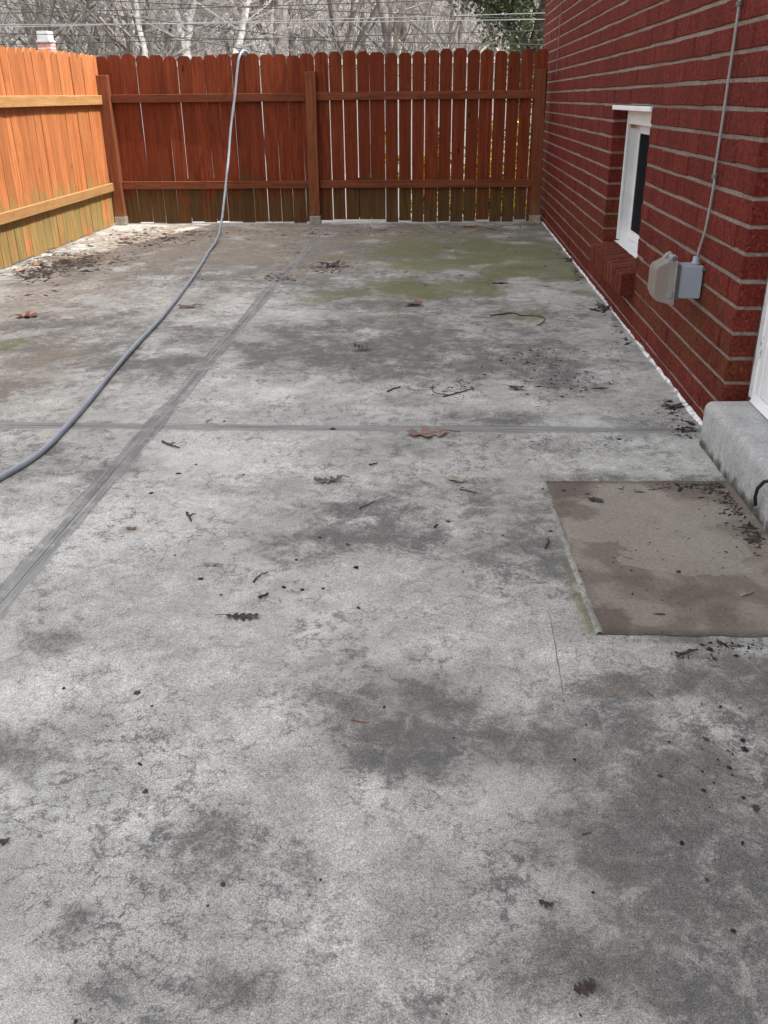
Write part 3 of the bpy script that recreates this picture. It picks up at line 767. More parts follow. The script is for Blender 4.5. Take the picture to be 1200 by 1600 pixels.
mb = MB(); mb.tube([(-0.128, -0.072, 0.092), (-0.128, 0.032, 0.092)], 0.010, 10); mb.build('hinge', M['cable'], ob, smooth=True)
for yy in (-0.072, 0.012):
    mb = MB(); mb.prism([(-0.158, 0.080), (-0.118, 0.080), (-0.116, 0.098), (-0.126, 0.108), (-0.142, 0.102)], 'y', yy, yy + 0.022); mb.build('hinge_lug', M['cable'], ob, bevel=0.002)
mb = MB(); mb.box(-0.150, -0.125, -0.092, -0.086, -0.07, -0.04); mb.build('latch', M['cable'], ob, bevel=0.002)
mb = MB(); mb.tube([(-0.03, -0.03, 0.062), (-0.03, -0.03, 0.072), (-0.03, -0.03, 0.074), (-0.03, -0.03, 0.095)], [0.020, 0.020, 0.014, 0.013], 12); mb.build('cable_gland', M['boxgrey'], ob, smooth=True)
mb = MB(); mb.tube([(-0.002, -0.079, 0.05), (-0.012, -0.079, 0.05)], 0.008, 8); mb.build('mounting_screw', M['boxdark'], ob)
pc = [(-0.028, Y_(3.918), 0.622), (-0.022, Y_(3.925), 0.66), (-0.014, Y_(3.90), 0.74), (-0.012, Y_(3.88), 0.86), (-0.012, Y_(3.872), 0.935), (-0.012, Y_(3.885), 0.965), (-0.011, Y_(3.885), 1.05), (-0.011, Y_(3.878), 1.18), (-0.011, Y_(3.872), 1.36), (-0.011, Y_(3.868), 1.57), (-0.011, Y_(3.87), 1.8), (-0.011, Y_(3.87), 2.6)]
mb = MB(); mb.tube([HO + Rz @ Vector(p) for p in pc], 0.0058, 8)
cb = mb.build('wall_cable', M['cable'], smooth=True)
tag(cb, 'thin grey cable running down the brick wall into the outlet box', 'cable')
for zz, yy in ((0.955, 3.878), (1.56, 3.868)):
    mb = MB(); w = HO + Rz @ Vector((-0.012, Y_(yy), zz)); mb.tube([w + Vector((0, 0, -.007)), w + Vector((0, 0, .007))], 0.0125, 8); mb.build('clip', M['boxdark'], cb)

# ------------------------------------------------------------------ fences
def board_mesh(w, h, th, seed, ear=0.036):
    rd = random.Random(seed)
    w2 = w / 2; b = MB()
    poly = [(-w2, 0), (w2, 0)]
    nseg = 5
    for i in range(1, nseg): poly.append((w2 + rd.uniform(-.0015, .0015), (h - ear) * i / nseg))
    e1 = ear * rd.uniform(.8, 1.2); e2 = ear * rd.uniform(.8, 1.2)
    poly += [(w2, h - e1), (w2 - e1 * 0.55, h - e1 * 0.25), (w2 - e1, h), (-w2 + e2, h), (-w2 + e2 * 0.55, h - e2 * 0.25), (-w2, h - e2)]
    for i in range(nseg - 1, 0, -1): poly.append((-w2 + rd.uniform(-.0015, .0015), (h - ear) * i / nseg))
    b.prism(poly, 'y', 0, th)
    return b.mesh('board')
FY = 10.30
fence = empty('back_fence', (-1.3, FY, 0))
tag(fence, 'shaded red-stained dog-eared plank fence running across the far end of the patio', 'fence')
rd = random.Random(21)
edges = [-3.586,-3.454,-3.301,-3.153,-3.006,-2.858,-2.711,-2.571,-2.429,-2.293,-2.140,-1.994,-1.842,-1.691,-1.561,-1.414,-1.269,-1.119,-.975,-.826,-.694,-.536,-.393,-.253,-.116,.032,.169,.316,.452,.600,.736,.871,1.004,1.150]
for i in range(len(edges) - 1):
    a, b = edges[i], edges[i + 1]
    gap = rd.choice([0.002, 0.004, 0.006, 0.008]) if i < 16 else rd.choice([0.006, 0.008, 0.010, 0.011])
    if i in (9, 13, 20): gap = 0.002
    top = 1.688 + 0.012 * math.sin(i * 0.8) + rd.uniform(-.008, .008) + (0.012 if i > 16 else 0)
    z0 = rd.choice([0.012, 0.02, 0.028, 0.035]) if 16 <= i else rd.uniform(0.004, 0.03)
    if i in (17, 18, 19, 20): z0 = 0.042
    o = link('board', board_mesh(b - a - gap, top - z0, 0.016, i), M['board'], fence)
    o.location = ((a + b) / 2 + 1.3, rd.uniform(-.002, .004), z0)
    o.rotation_euler = (rd.uniform(-.002, .002), rd.uniform(-.002, .002), rd.uniform(-.02, .03))
def rail(x0, x1, z0, z1, parent, mat=None):
    mb = MB(); L = x1 - x0; mb.box(-L/2, L/2, 0, 0.038, 0, z1 - z0)
    me = mb.mesh('rail', bevel=0.004)
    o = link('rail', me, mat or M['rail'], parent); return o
for (x0, x1, zl, zu) in ((-3.44, -1.372, 0.372, 1.240), (-1.252, 1.045, 0.372, 1.243)):
    for z in (zl, zu):
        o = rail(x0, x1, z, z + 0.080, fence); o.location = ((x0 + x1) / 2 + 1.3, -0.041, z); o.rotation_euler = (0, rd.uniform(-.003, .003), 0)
def post(parent, x, y, h, wx=0.112, wy=0.098, lean=0.0, bracket=True):
    mb = MB(); mb.box(-wx/2, wx/2, 0, wy, 0.006, h)
    o = mb.build('post', M['post'], parent, bevel=0.004); o.location = (x, y, 0); o.rotation_euler = (0, lean, 0)
    if bracket:
        mb = MB(); mb.box(-wx/2 - .004, wx/2 + .004, -0.004, wy + .004, 0.001, 0.090)
        b = mb.build('post_bracket', M['bracket'], o, bevel=0.003)
        for xx in (-.03, .03):
            mb = MB(); mb.tube([(xx, -.003, .055), (xx, -.009, .055)], .007, 6); mb.build('bolt', M['bracket'], b) if False else None
    return o
post(fence, -3.497 + 1.3, -0.10, 1.508, lean=-0.006)
post(fence, -1.312 + 1.3, -0.10, 1.517, lean=0.004)
post(fence, 1.098 + 1.3, -0.10, 1.515, wx=0.105, lean=-0.016)
# side fence in the sun
LX = -3.56
sf = empty('side_fence', (LX, 8.5, 0))
tag(sf, 'sunlit orange plank fence with mossy foot along the left side of the patio', 'fence')
y = 10.292; i = 0
while y > 3.6:
    w = rd.uniform(0.138, 0.150); gap = rd.choice([0.005, 0.008, 0.012, 0.014])
    top = 1.70 - 0.009 * (10.29 - y) + rd.uniform(-.009, .009); z0 = 0.004 + rd.uniform(0, .02)
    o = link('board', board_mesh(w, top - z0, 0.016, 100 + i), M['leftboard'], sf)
    o.location = (-0.003 + rd.uniform(-.002, .003), y - w/2 - 8.5, z0); o.rotation_euler = (rd.uniform(-.003, .003), 0, math.pi/2 + rd.uniform(-.02, .02))
    y -= w + gap; i += 1
for (y0, y1) in ((6.91, 10.19), (3.7, 6.78)):
    for (z0, zt) in ((0.355, 0.085), (1.22, 0.09)):
        mb = MB(); L = y1 - y0; mb.box(0, 0.038, -L/2, L/2, 0, zt)
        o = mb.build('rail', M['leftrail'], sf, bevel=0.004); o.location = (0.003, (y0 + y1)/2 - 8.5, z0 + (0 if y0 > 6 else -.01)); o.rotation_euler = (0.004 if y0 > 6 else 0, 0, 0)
for py in (6.845, 3.6):
    mb = MB(); mb.box(0.003, 0.125, -0.055, 0.055, 0.006, 1.5); o = mb.build('post', M['post'], sf, bevel=0.004); o.location = (0, py - 8.5, 0)
    mb = MB(); mb.box(-0.001, 0.130, -0.060, 0.060, 0.001, 0.09); mb.build('post_bracket', M['bracket'], o, bevel=0.003)

# ------------------------------------------------------------------ hose over the fence
def smooth_path(P, n=8):
    P = [Vector(p) for p in P]; out = []
    for i in range(len(P) - 1):
        p0, p1, p2, p3 = P[max(i-1, 0)], P[i], P[i+1], P[min(i+2, len(P)-1)]
        for k in range(n):
            t = k / n
            out.append(0.5 * ((2*p1) + (-p0+p2)*t + (2*p0-5*p1+4*p2-p3)*t*t + (-p0+3*p1-3*p2+p3)*t**3))
    out.append(P[-1]); return out
r = 0.0125
hp = [(-1.86, 10.75, -0.4), (-1.88, 10.62, 0.6), (-1.92, 10.46, 1.4), (-1.955, 10.39, 1.66), (-1.995, 10.315, 1.722), (-2.035, 10.245, 1.665), (-2.062, 10.225, 1.55), (-2.105, 10.205, 1.30), (-2.165, 10.17, 1.00), (-2.20, 10.08, 0.68), (-2.215, 9.85, 0.36), (-2.17, 9.40, 0.14), (-2.10, 8.85, 0.04), (-2.035, 8.2, r)]
for (px, py) in ((312,420),(290,452),(255,497),(215,540),(180,580),(140,630),(100,676),(60,715),(0,752),(-70,790)):
    q = G(px, py); hp.append((q.x, q.y, r))
q = G(-70, 790); hp += [(q.x - 0.25, q.y - 0.15, r), (q.x - 0.6, q.y - 0.2, r)]
mb = MB(); mb.tube(smooth_path(hp, 8), r, 10)
tag(mb.build('garden_hose', M['hose'], smooth=True), 'long grey-blue hose hung over the fence and trailing across the patio', 'hose')

# ------------------------------------------------------------------ beyond the fence
M['siding'] = mat_plain('white_siding', (0.62, 0.61, 0.60), 0.6, 0.3, 0.04, 3)
M['drive'] = mat_plain('pale_drive', (0.34, 0.31, 0.30), 0.9, 0.2, 0.2, 5)
dv = MB(); xsd = [-14 + i for i in range(23)]; ysd = [10.55, 11.3, 13.3, 15.2]
for yy in ysd:
    for xx in xsd: dv.v.append((xx, yy, terrain_z(xx, yy) + 0.03))
for j in range(3):
    for i in range(22): dv.f.append((j*23+i, j*23+i+1, (j+1)*23+i+1, (j+1)*23+i))
tag(dv.build('driveway', M['drive']), kind='structure')
nh = empty('neighbour_house', (-6.5, 20, -2.68))
tag(nh, 'low white house beyond the fence, only its pale roof edge showing', 'house')
mb = MB(); mb.box(-4.5, 10.5, 0, 7, 0, 4.55); mb.build('wall', M['siding'], nh)
mb = MB(); mb.prism([(-0.35, 4.56), (7.35, 4.56), (7.35, 4.66), (3.5, 4.72), (-0.35, 4.66)], 'x', -4.9, 10.9); mb.build('roof', mat_plain('pale_roof', (0.6, 0.6, 0.6), 0.8, 0.2, 0.1, 4), nh)
for xx in (-2, 1.5, 5, 8):
    mb = MB(); mb.box(xx - .45, xx + .45, -0.03, 0.02, 1.2, 2.5); w = mb.build('window', M['white'], nh)
    mb = MB(); mb.box(xx - .38, xx + .38, -0.036, -0.031, 1.27, 2.43); mb.build('pane', M['glass'], w)
ch = empty('chimney_stack', (-8.07, 20.4, 0))
chl = ch; chl.parent = nh; chl.location = (-1.57, 0.4, 0)
M['pinkbrick'] = mat_plain('faded_brick', (0.36, 0.17, 0.15), 0.9, 0.2, 0.3, 14)
mb = MB()
mb.box(-0.135, 0.135, -0.135, 0.135, 4.70, 5.07); cb_ = mb.build('stack', M['pinkbrick'], ch)
for k2 in range(4):
    mb = MB(); mb.box(-0.139, 0.139, -0.139, 0.139, 4.79 + k2 * .08, 4.80 + k2 * .08); mb.build('mortar_joint', M['siding'], ch)
mb = MB(); mb.prism([(-0.155, 5.072), (0.155, 5.072), (0.11, 5.12), (0.11, 5.27), (-0.11, 5.27), (-0.11, 5.12)], 'y', -0.15, 0.15); mb.build('cap', mat_plain('chimney_cap', (0.40, 0.40, 0.40), 0.7, 0.3, 0.15, 8), ch)

# overhead lines
M['wire'] = mat_plain('wire', (0.035, 0.035, 0.038), 0.6, 0.3, 0.1, 4)
M['wirel'] = mat_plain('wire_bare', (0.22, 0.22, 0.23), 0.5, 0.4, 0.1, 4)
WR = [((-9.7, 2.82), (2.2, 2.76), 0, 'wirel', 'pale overhead wire, lowest of the level ones at the left'),
      ((-9.7, 3.30), (-3.9, 2.60), 0, 'wire', 'dark overhead wire slanting down from the top left corner'),
      ((-9.7, 3.20), (-5.5, 2.49), 0, 'wire', 'steepest dark overhead wire at the left, ending low behind the fence'),
      ((-4.63, 3.118), (0.61, 2.85), 0, 'wire', 'dark overhead wire sagging towards the ivy-covered tree'),
      ((-4.66, 2.812), (2.22, 2.888), 1, 'wirel', 'bright overhead wire rising gently to the brick house'),
      ((-4.69, 2.477), (2.21, 2.561), 1, 'wire', 'dark overhead wire just above the fence tops by the ivy-covered tree'),
      ((-4.6, 3.10), (-0.3, 3.155), 1, 'wire', 'topmost overhead wire along the upper edge of the picture'),
      ((-3.15, 2.445), (2.25, 2.29), 1, 'wire', 'lowest overhead wire, skimming the fence boards before the ivy-covered tree')]
for k, (a, b, q, mt, lb) in enumerate(WR):
    WY = 14.6 + 0.12 * k; a, b = [(u[0] * WY / 22, CAMH + (u[1] - CAMH) * WY / 22) for u in (a, b)]
    dx = b[0] - a[0]; sl_ = (b[1] - a[1]) / dx
    P = []
    for i in range(31):
        xx = a[0] - 26 + (dx + 46) * i / 30
        P.append((xx, WY, a[1] + sl_ * (xx - a[0]) * (1 if abs(sl_) < .06 else 1) + 0.0006 * (xx - (a[0] + b[0]) / 2) ** 2))
    mb = MB(); mb.tube(P, 0.006, 5)
    tag(mb.build('overhead_wire', M[mt]), lb, 'wire', 'overhead wires behind the fence')

# bare trees
def grow(mbt, mbc, rd, p, d, L, r, lvl, maxl, spread=0.6):
    n = 4 if lvl < 2 else 3; P = [Vector(p)]; R = [r]; dd = Vector(d)
    for i in range(n):
        dd = (dd + Vector((rd.gauss(0, .16), rd.gauss(0, .16), rd.gauss(0.03, .10)))).normalized()
        P.append(P[-1] + dd * (L / n)); R.append(r * (1 - 0.5 * (i + 1) / n))
    (mbt if lvl == 0 else mbc).tube(P, R, 7 if lvl == 0 else (5 if lvl == 1 else 3), caps=(lvl == 0))
    if lvl >= maxl: return
    kids = {0: 8, 1: 5, 2: 5, 3: 4}[lvl]
    for k in range(kids):
        s = (0.25 + 0.75 * (k + rd.random()) / kids) if lvl == 0 else rd.uniform(0.2, 1.0)
        q = s * n; i = min(int(q), n - 1); base = P[i].lerp(P[i + 1], q - i)
        ax = Vector((rd.gauss(0, 1), rd.gauss(0, 1), rd.gauss(0, 0.6))).normalized()
        nd = (dd * (1 - spread) + ax * spread + Vector((0, 0, 0.25))).normalized()
        grow(mbt, mbc, rd, base, nd, L * rd.uniform(0.42, 0.62), max(0.006, r * (1 - 0.5 * s) * 0.5), lvl + 1, maxl, spread)
M['bark'] = mat_bark('grey_bark', (0.12, 0.105, 0.098), (0.26, 0.235, 0.22))
M['barkd'] = mat_bark('dark_bark', (0.05, 0.042, 0.036), (0.12, 0.10, 0.09))
M['twigs'] = mat_bark('pale_twigs', (0.17, 0.155, 0.145), (0.29, 0.27, 0.255), 3.0)  # tones close to the slope's, so distance haze is in the colour
M['birch'] = mat_bark('white_bark', (0.26, 0.245, 0.23), (0.52, 0.50, 0.47), 6.0, 1.4)
protos = []
for s in range(5):
    rd3 = random.Random(40 + s); a = MB(); b = MB()
    grow(a, b, rd3, (0, 0, -0.2), (rd3.uniform(-.1, .1), rd3.uniform(-.1, .1), 1), 9.0 + s * 0.5, 0.16 + 0.015 * s, 0, 4, 0.62)
    protos.append((a.mesh('trunk', True), b.mesh('crown')))
def tree(x, y, k, sc, rz_, label, mt='bark', mc='twigs', group='bare trees beyond the fence', name='bare_tree'):
    t = empty(name, (x, y, terrain_z(x, y)), rz_); t.scale = (sc, sc, sc)
    a = bpy.data.objects.new('trunk', protos[k][0]); b = bpy.data.objects.new('crown', protos[k][1])
    for o, mm in ((a, mt), (b, mc)):
        col.objects.link(o); o.parent = t
        if not o.data.materials: o.data.materials.append(None)
        o.material_slots[0].link = 'OBJECT'; o.material_slots[0].material = M[mm]
    tag(t, label, 'tree', group); return t
rd = random.Random(77)
for i in range(44):
    yy = 29 + 26 * (i / 44) ** 0.9 + rd.uniform(-1, 1)
    xx = -yy * 0.50 + (yy * 0.62) * ((i * 0.381966) % 1.0)
    tree(xx, yy, i % 5, rd.uniform(0.8, 1.25), rd.uniform(0, 6.28), 'bare grey tree in the tangle of leafless woods above the fence')
# pale-barked trunks
def pale_tree(pts_list, label):
    base = Vector(pts_list[0][0])
    t = empty('pale_tree', (base.x, base.y, terrain_z(base.x, base.y)))
    z0 = terrain_z(base.x, base.y); tr = MB(); cr = MB(); rdp = random.Random(int(abs(base.x) * 100))
    for j, (a, b, r0, r1) in enumerate(pts_list):
        P = []; R = []
        for i in range(12):
            s = i / 11; v = Vector(a).lerp(Vector(b), s)
            P.append((v.x - base.x + rdp.gauss(0, .035), v.y - base.y, v.z - z0)); R.append(r0 + (r1 - r0) * s)
        tr.tube(P, R, 8)
        for k in range(14):
            i = rdp.randint(3, 11); q = Vector(P[i])
            grow(cr, cr, rdp, q, Vector((rdp.gauss(0, 1), rdp.gauss(0, 1), 0.6)).normalized(), rdp.uniform(.8, 1.8), 0.022, 2, 4, 0.6)
    tr.build('trunk', M['birch'], t, smooth=True); cr.build('crown', M['twigs'], t)
    tag(t, label, 'tree', 'pale-barked trees beyond the fence')
pale_tree([((-7.55, 26, -2.9), (-7.76, 26, 3.7), .10, .062), ((-7.76, 26, 3.68), (-8.0, 26.2, 8), .062, .03)], 'single pale-barked trunk standing above the corner of the fences')
pale_tree([((-6.58, 26, -2.9), (-6.58, 26, 2.45), .14, .11), ((-6.58, 26, 2.4), (-6.72, 26, 3.4), .07, .06), ((-6.72, 26, 3.4), (-7.0, 26.2, 7), .06, .03), ((-6.58, 26, 2.4), (-6.2, 26, 3.65), .09, .07), ((-6.2, 26, 3.65), (-5.7, 26.2, 8), .07, .03)], 'forked pale-barked tree rising in a narrow Y above the fence')
pale_tree([((-5.5, 26, -2.9), (-5.2, 26, 2.5), .12, .085), ((-5.2, 26, 2.5), (-4.85, 26, 3.6), .085, .07), ((-4.85, 26, 3.6), (-4.5, 26.3, 8), .07, .03)], 'leaning pale-barked trunk just above where the hose crosses the fence')
# undergrowth: tangle of saplings on the slope
bru = MB(); rd = random.Random(9)
for i in range(9000):
    yy = rd.uniform(34, 62); xx = rd.uniform(-0.52, 0.16) * yy
    z = terrain_z(xx, yy) + rd.uniform(-.2, 5.0) * (1 if yy < 46 else 0.5)
    L = rd.uniform(0.7, 2.6); d = Vector((rd.gauss(0, .5), rd.gauss(0, .3), rd.uniform(.15, 1.0))).normalized()
    p0 = Vector((xx, yy, z)); p1 = p0 + d * L * .5 + Vector((rd.gauss(0, .1), 0, 0)); p2 = p1 + (d + Vector((rd.gauss(0, .4), 0, rd.gauss(0, .3)))).normalized() * L * .5
    rr = rd.uniform(.008, .022)
    bru.tube([p0, p1, p2], [rr, rr * .8, rr * .4], 3, caps=False)
tag(bru.build('undergrowth', M['twigs']), 'tangle of bare saplings and brush on the wooded slope', 'undergrowth', kind='stuff')
# ivy-clad tree at the right
iv = empty('ivy_tree', (1.5, 17, terrain_z(1.5, 17)))
tag(iv, 'dark ivy-covered tree with green leaves beside the corner of the brick house', 'tree')
tr = MB(); zb_ = terrain_z(1.5, 17); rd = random.Random(31)
limbs = [([(0.1, 0, 0), (0.0, 0, 2.0), (-0.1, 0, 4.0), (-0.3, 0, 5.4), (-0.6, 0.1, 7.5), (-0.8, .2, 10)], .2, .05),
         ([(-0.1, 0, 4.0), (-0.35, 0, 4.62), (-0.75, 0, 4.85), (-1.15, 0, 5.0), (-1.7, 0, 5.35), (-2.6, .1, 5.9), (-4, .2, 6.6)], .075, .03),
         ([(0.0, 0, 3.4), (0.3, 0, 4.6), (0.5, 0, 5.8), (0.8, .2, 8), (1.0, .2, 10)], .12, .04),
         ([(-0.15, 0, 4.4), (-0.5, -.1, 5.1), (-0.8, -.1, 6.0), (-1.5, 0, 7.5)], .06, .03),
         ([(-0.1, 0, 4.1), (-0.55, 0.1, 4.5), (-0.95, 0.2, 4.75), (-1.35, 0.3, 5.3), (-1.8, .3, 6.2)], .05, .02),
         ([(0.2, 0, 4.2), (0.9, 0, 5.0), (1.6, 0, 6.2), (2.2, 0, 8)], .07, .03)]
paths = []
for (P, r0, r1) in limbs:
    Q = smooth_path(P, 6); tr.tube(Q, [r0 + (r1 - r0) * i / (len(Q) - 1) for i in range(len(Q))], 8); paths.append(Q)
tr.build('trunk', M['barkd'], iv, smooth=True)
def mat_ivy():
    t = NT('ivy_leaf'); r = t.island()
    c = t.mix(r, (0.016, 0.034, 0.012), (0.085, 0.12, 0.04)); return t.done(c, 0.5, None, 0.4)
M['ivy'] = mat_ivy()
lv = MB()
def leaf_quad(mbx, c, s, rd):
    n = Vector((rd.gauss(0, 1), rd.gauss(0, 1), rd.gauss(0.4, 1))).normalized(); a = n.orthogonal().normalized(); b = n.cross(a)
    w = rd.uniform(0, 6.28); a, b = a * math.cos(w) + b * math.sin(w), b * math.cos(w) - a * math.sin(w)
    i = len(mbx.v)
    for (u, v_) in ((0, -1), (.75, -.25), (.35, .9), (-.35, .9), (-.75, -.25)): mbx.v.append(tuple(c + a * u * s + b * v_ * s + n * (0.12 * s * abs(u))))
    mbx.f.append((i, i+1, i+2, i+3, i+4))
for (pi, cnt, rad_) in ((0, 6500, .46), (2, 3800, .36), (3, 1800, .28), (4, 2600, .24), (5, 1600, .30), (1, 700, .12)):
    Q = paths[pi]
    cl = [(rd.uniform(0, 1), Vector((rd.gauss(0, 1), rd.gauss(0, 1), rd.gauss(0, .6))).normalized() * rad_ * rd.uniform(.4, 1.1)) for _ in range(90)]
    for k in range(cnt):
        s, off = rd.choice(cl)
        q = s * (len(Q) - 1); i = min(int(q), len(Q) - 2); c = Q[i].lerp(Q[i+1], q - i) + off + Vector((rd.gauss(0, .09), rd.gauss(0, .09), rd.gauss(0, .13)))
        leaf_quad(lv, c, rd.uniform(.018, .038), rd)
lv.build('crown', M['ivy'], iv)
# yellow-flowering shrub seen through the gaps
sh_ = empty('flowering_shrub', (0.5, 11.75, terrain_z(.5, 11.75)))
tag(sh_, 'yellow-flowering shrub glimpsed through the fence gaps near the brick house', 'shrub')
stm = MB(); fl = MB()
for k in range(46):
    a = rd.uniform(0, 6.28); d = Vector((math.cos(a) * rd.uniform(.1, .9), math.sin(a) * .4, 1.0)).normalized(); L = rd.uniform(.8, 1.4)
    P = [Vector((rd.uniform(-.75, .65), rd.uniform(-.1, .1), 0))]
    for i in range(5):
        d = (d + Vector((0, 0, -.06)) + Vector((rd.gauss(0, .06), rd.gauss(0, .06), 0))).normalized(); P.append(P[-1] + d * L / 5)
    stm.tube(P, 0.008, 4)
    for q in range(120):
        i = rd.randint(1, 4); c = P[i].lerp(P[i+1], rd.random()) + Vector((rd.gauss(0, .02), rd.gauss(0, .02), rd.gauss(0, .02))); leaf_quad(fl, c, rd.uniform(.014, .026), rd)
stm.build('stems', M['barkd'], sh_); fl.build('flowers', mat_plain('yellow_petal', (0.75, 0.55, 0.02), 0.6, 0.2, 0.15, 8), sh_)

# ------------------------------------------------------------------ fallen leaves and twigs
def leaf_mesh(seed, L, lobes, width, curl, depth=0.55):
    """lobed oak leaf lying near z=0, curled, with a stalk"""
    rd = random.Random(seed); n = lobes * 8; half = []
    for i in range(n + 1):
        s = i / n; env = math.sin(math.pi * min(1, s * 0.94 + 0.03)) ** 0.7
        lob = 1 - depth * (0.5 + 0.5 * math.cos(2 * math.pi * s * lobes)) ** 1.4
        half.append((s, max(0.01, env * lob * rd.uniform(.88, 1.08))))
    k1, k2 = rd.uniform(.5, 1.1) * curl, rd.choice([-.55, -.4, .3]) * curl; tw = rd.uniform(-1, 1) * curl; ph = rd.uniform(0, 6)
    b = MB()
    def P(s, u):
        x = (s - .5) * L; y = u * width * L + 0.10 * L * math.sin(s * 2.4 + ph) * 0.5
        z = L * (0.22 * k1 * (s - .5) ** 2 * 4 * 0.5 + 0.55 * k2 * (u * width) ** 2 * 4 + 0.25 * tw * (s - .5) * u + 0.03 * math.sin(8 * s + 7 * u + ph) * curl)
        return (x, y, z + 0.002)
    rows = []
    for (s, h) in half:
        rows.append([len(b.v) + k for k in range(5)])
        for u in (-h, -h * .45, 0, h * .45, h): b.v.append(P(s + 0.06 * abs(u), u * 0.5) if u else P(s, 0))
    for i in range(n):
        for k in range(4): b.f.append((rows[i][k], rows[i+1][k], rows[i+1][k+1], rows[i][k+1]))
    e = P(0, 0); stalk = [e, (e[0] - .12 * L, e[1] + .03 * L, e[2] * .6 + .001), (e[0] - .28 * L, e[1] + rd.uniform(-.08, .1) * L, .003)]
    mid = [P(i / 8, 0) for i in range(8)]
    me = b.mesh('blade')
    zmin = min(v.co.z for v in me.vertices)
    for v in me.vertices: v.co.z += 0.001 - zmin
    s2 = MB(); s2.tube([(a, c, z - zmin + .0015) for (a, c, z) in stalk[::-1] + mid], [L * .011] * 3 + [L * .010 * (1 - i / 9) for i in range(8)], 5)
    return me, s2.mesh('stalk')
def put_leaf(x, y, lenpx, ang, mat, label, lobes=3, width=.62, curl=.6, depth=.6, name='fallen_leaf', z=0.001, seed=None):
    c = G(x, y); s = (G(x + 10, y) - G(x, y)).length / 10; L = lenpx * s
    seed = seed if seed is not None else int(x * 7 + y)
    me, sme = leaf_mesh(seed, L, lobes, width, curl, depth)
    t = empty(name, (c.x, c.y, z), math.radians(ang))
    b = link('blade', me, M[mat], t); md = b.modifiers.new('thick', 'SOLIDIFY'); md.thickness = 0.0009; md.offset = 1
    link('stalk', sme, M['twig'], t)
    tag(t, label, 'leaf', 'fallen leaves on the patio'); return t
LV = [(668,678,66,186,'leafpink','large tan lobed leaf lying on the cross joint in the middle of the patio',3,.80,.5,.72),
 (513,753,46,200,'leafgrey','curled grey-brown leaf cluster on pale concrete just beyond the long dark smudge',5,.5,1.2,.7),
 (378,965,54,8,'leafdark','dark feathery leaf lying alone on the pale concrete left of centre',5,.46,.45,.78),
 (42,496,34,20,'leafred','reddish star-shaped leaf near the left edge beside a dark streak',3,.95,.9,.75),
 (293,481,30,190,'leafbrown','small brown leaf just right of the hose',3,.6,.8,.5),
 (645,478,32,10,'leafbrown','curled brown leaf with long stalk right of centre, before the mossy area',2,.6,1.6,.4),
 (565,547,26,200,'leafgrey','small grey curled leaf casting a dark shape on a dark smudge',3,.9,1.5,.6),
 (780,443,30,5,'leafpink','pinkish tan leaf on the far cross joint beside the green moss',3,.6,.9,.45),
 (712,751,30,150,'leafpale','pale folded leaf between the large tan leaf and the brown patch',2,.6,1.0,.4),
 (930,784,26,345,'leafdark','dark brown curled leaf on the brown concrete patch',2,.6,1.6,.4),
 (853,1415,24,340,'leafdark','small dark crumpled leaf in the foreground right of centre',3,.6,1.4,.6),
 (912,1545,40,25,'leafdark','blackened crumpled leaf at the bottom of the picture',4,.75,1.0,.8),
 (1181,1265,16,80,'leafdark','tiny dark star-shaped leaf fragment near the right edge of the foreground',3,.95,.8,.7),
 (330,884,26,170,'leafpale','thin pale folded leaf above the dark feathery leaf',2,.4,1.4,.3),
 (205,827,18,0,'leafbrown','small brown seed husk on the pale concrete right of the long joint',2,.5,1.0,.2),
 (1126,768,22,330,'leafpink','pinkish leaf in the dirt along the foot of the door step',2,.5,.9,.3),
 (5,1317,22,20,'leafdark','dark leaf scrap at the left edge of the foreground',3,.7,1.2,.6),
 (196,374,18,30,'leafred','small orange leaf in the sunlit dirt by the corner post',3,.8,.9,.6),
 (30,424,24,60,'leafpink','pale tan leaf at the foot of the sunlit side fence',3,.7,.9,.5),
 (62,414,26,150,'leafbrown','brown leaf nestled in the litter at the foot of the side fence',3,.7,1.0,.5),
 (888,408,22,20,'leafdark','dark leaf against the foot of the brick wall beyond the window sill',3,.7,1.1,.5),
 (944,484,22,200,'leafdark','dark leaf against the foot of the brick wall below the window sill',3,.7,1.1,.5),
 (1052,637,28,10,'leafdark','dark crumpled leaf by the foot of the wall near the door step',3,.6,1.3,.5),
 (735,355,26,170,'leafred','reddish leaf close under the back fence near the moss',3,.6,.8,.5),
 (515,417,34,10,'leafdark','clump of dark leaf remains beyond the far cross joint right of the long joint',4,.6,1.2,.6),
 (805,608,28,350,'leafdark','dark shredded leaf in the dirt ring on the right slab',3,.6,1.1,.6)]
for (x, y, l, a, mt, lb, lo, w, cu, de) in LV: put_leaf(x, y, l, a, mt, lb, lo, w, cu, de)
def put_twig(P, rad_, label, mat='twig', knob=0):
    pts = []
    for (x, y) in P:
        q = G(x, y); pts.append((q.x, q.y, rad_ * 0.9 + 0.001))
    c = Vector(pts[0]); c.z = 0
    t = empty('twig', c)
    Q = smooth_path([Vector(p) - c for p in pts], 5); rdt = random.Random(int(P[0][0]))
    Q = [q + Vector((rdt.gauss(0, rad_ * .25), rdt.gauss(0, rad_ * .25), abs(rdt.gauss(0, rad_ * .25)))) for q in Q]
    mb = MB(); mb.tube(Q, [rad_ * (1 - .45 * i / (len(Q) - 1)) * rdt.uniform(.8, 1.2) for i in range(len(Q))], 6)
    mb.build('stem', M[mat], t, smooth=True)
    if knob:
        k = Q[len(Q) // 2]; mb = MB(); mb.tube([k, k + Vector((.012, .01, rad_)), k + Vector((.022, .006, rad_ * 1.2))], [rad_ * .6, rad_ * .5, rad_ * .3], 5); mb.build('side_shoot', M[mat], t, smooth=True)
    tag(t, label, 'twig', 'twigs scattered on the patio')
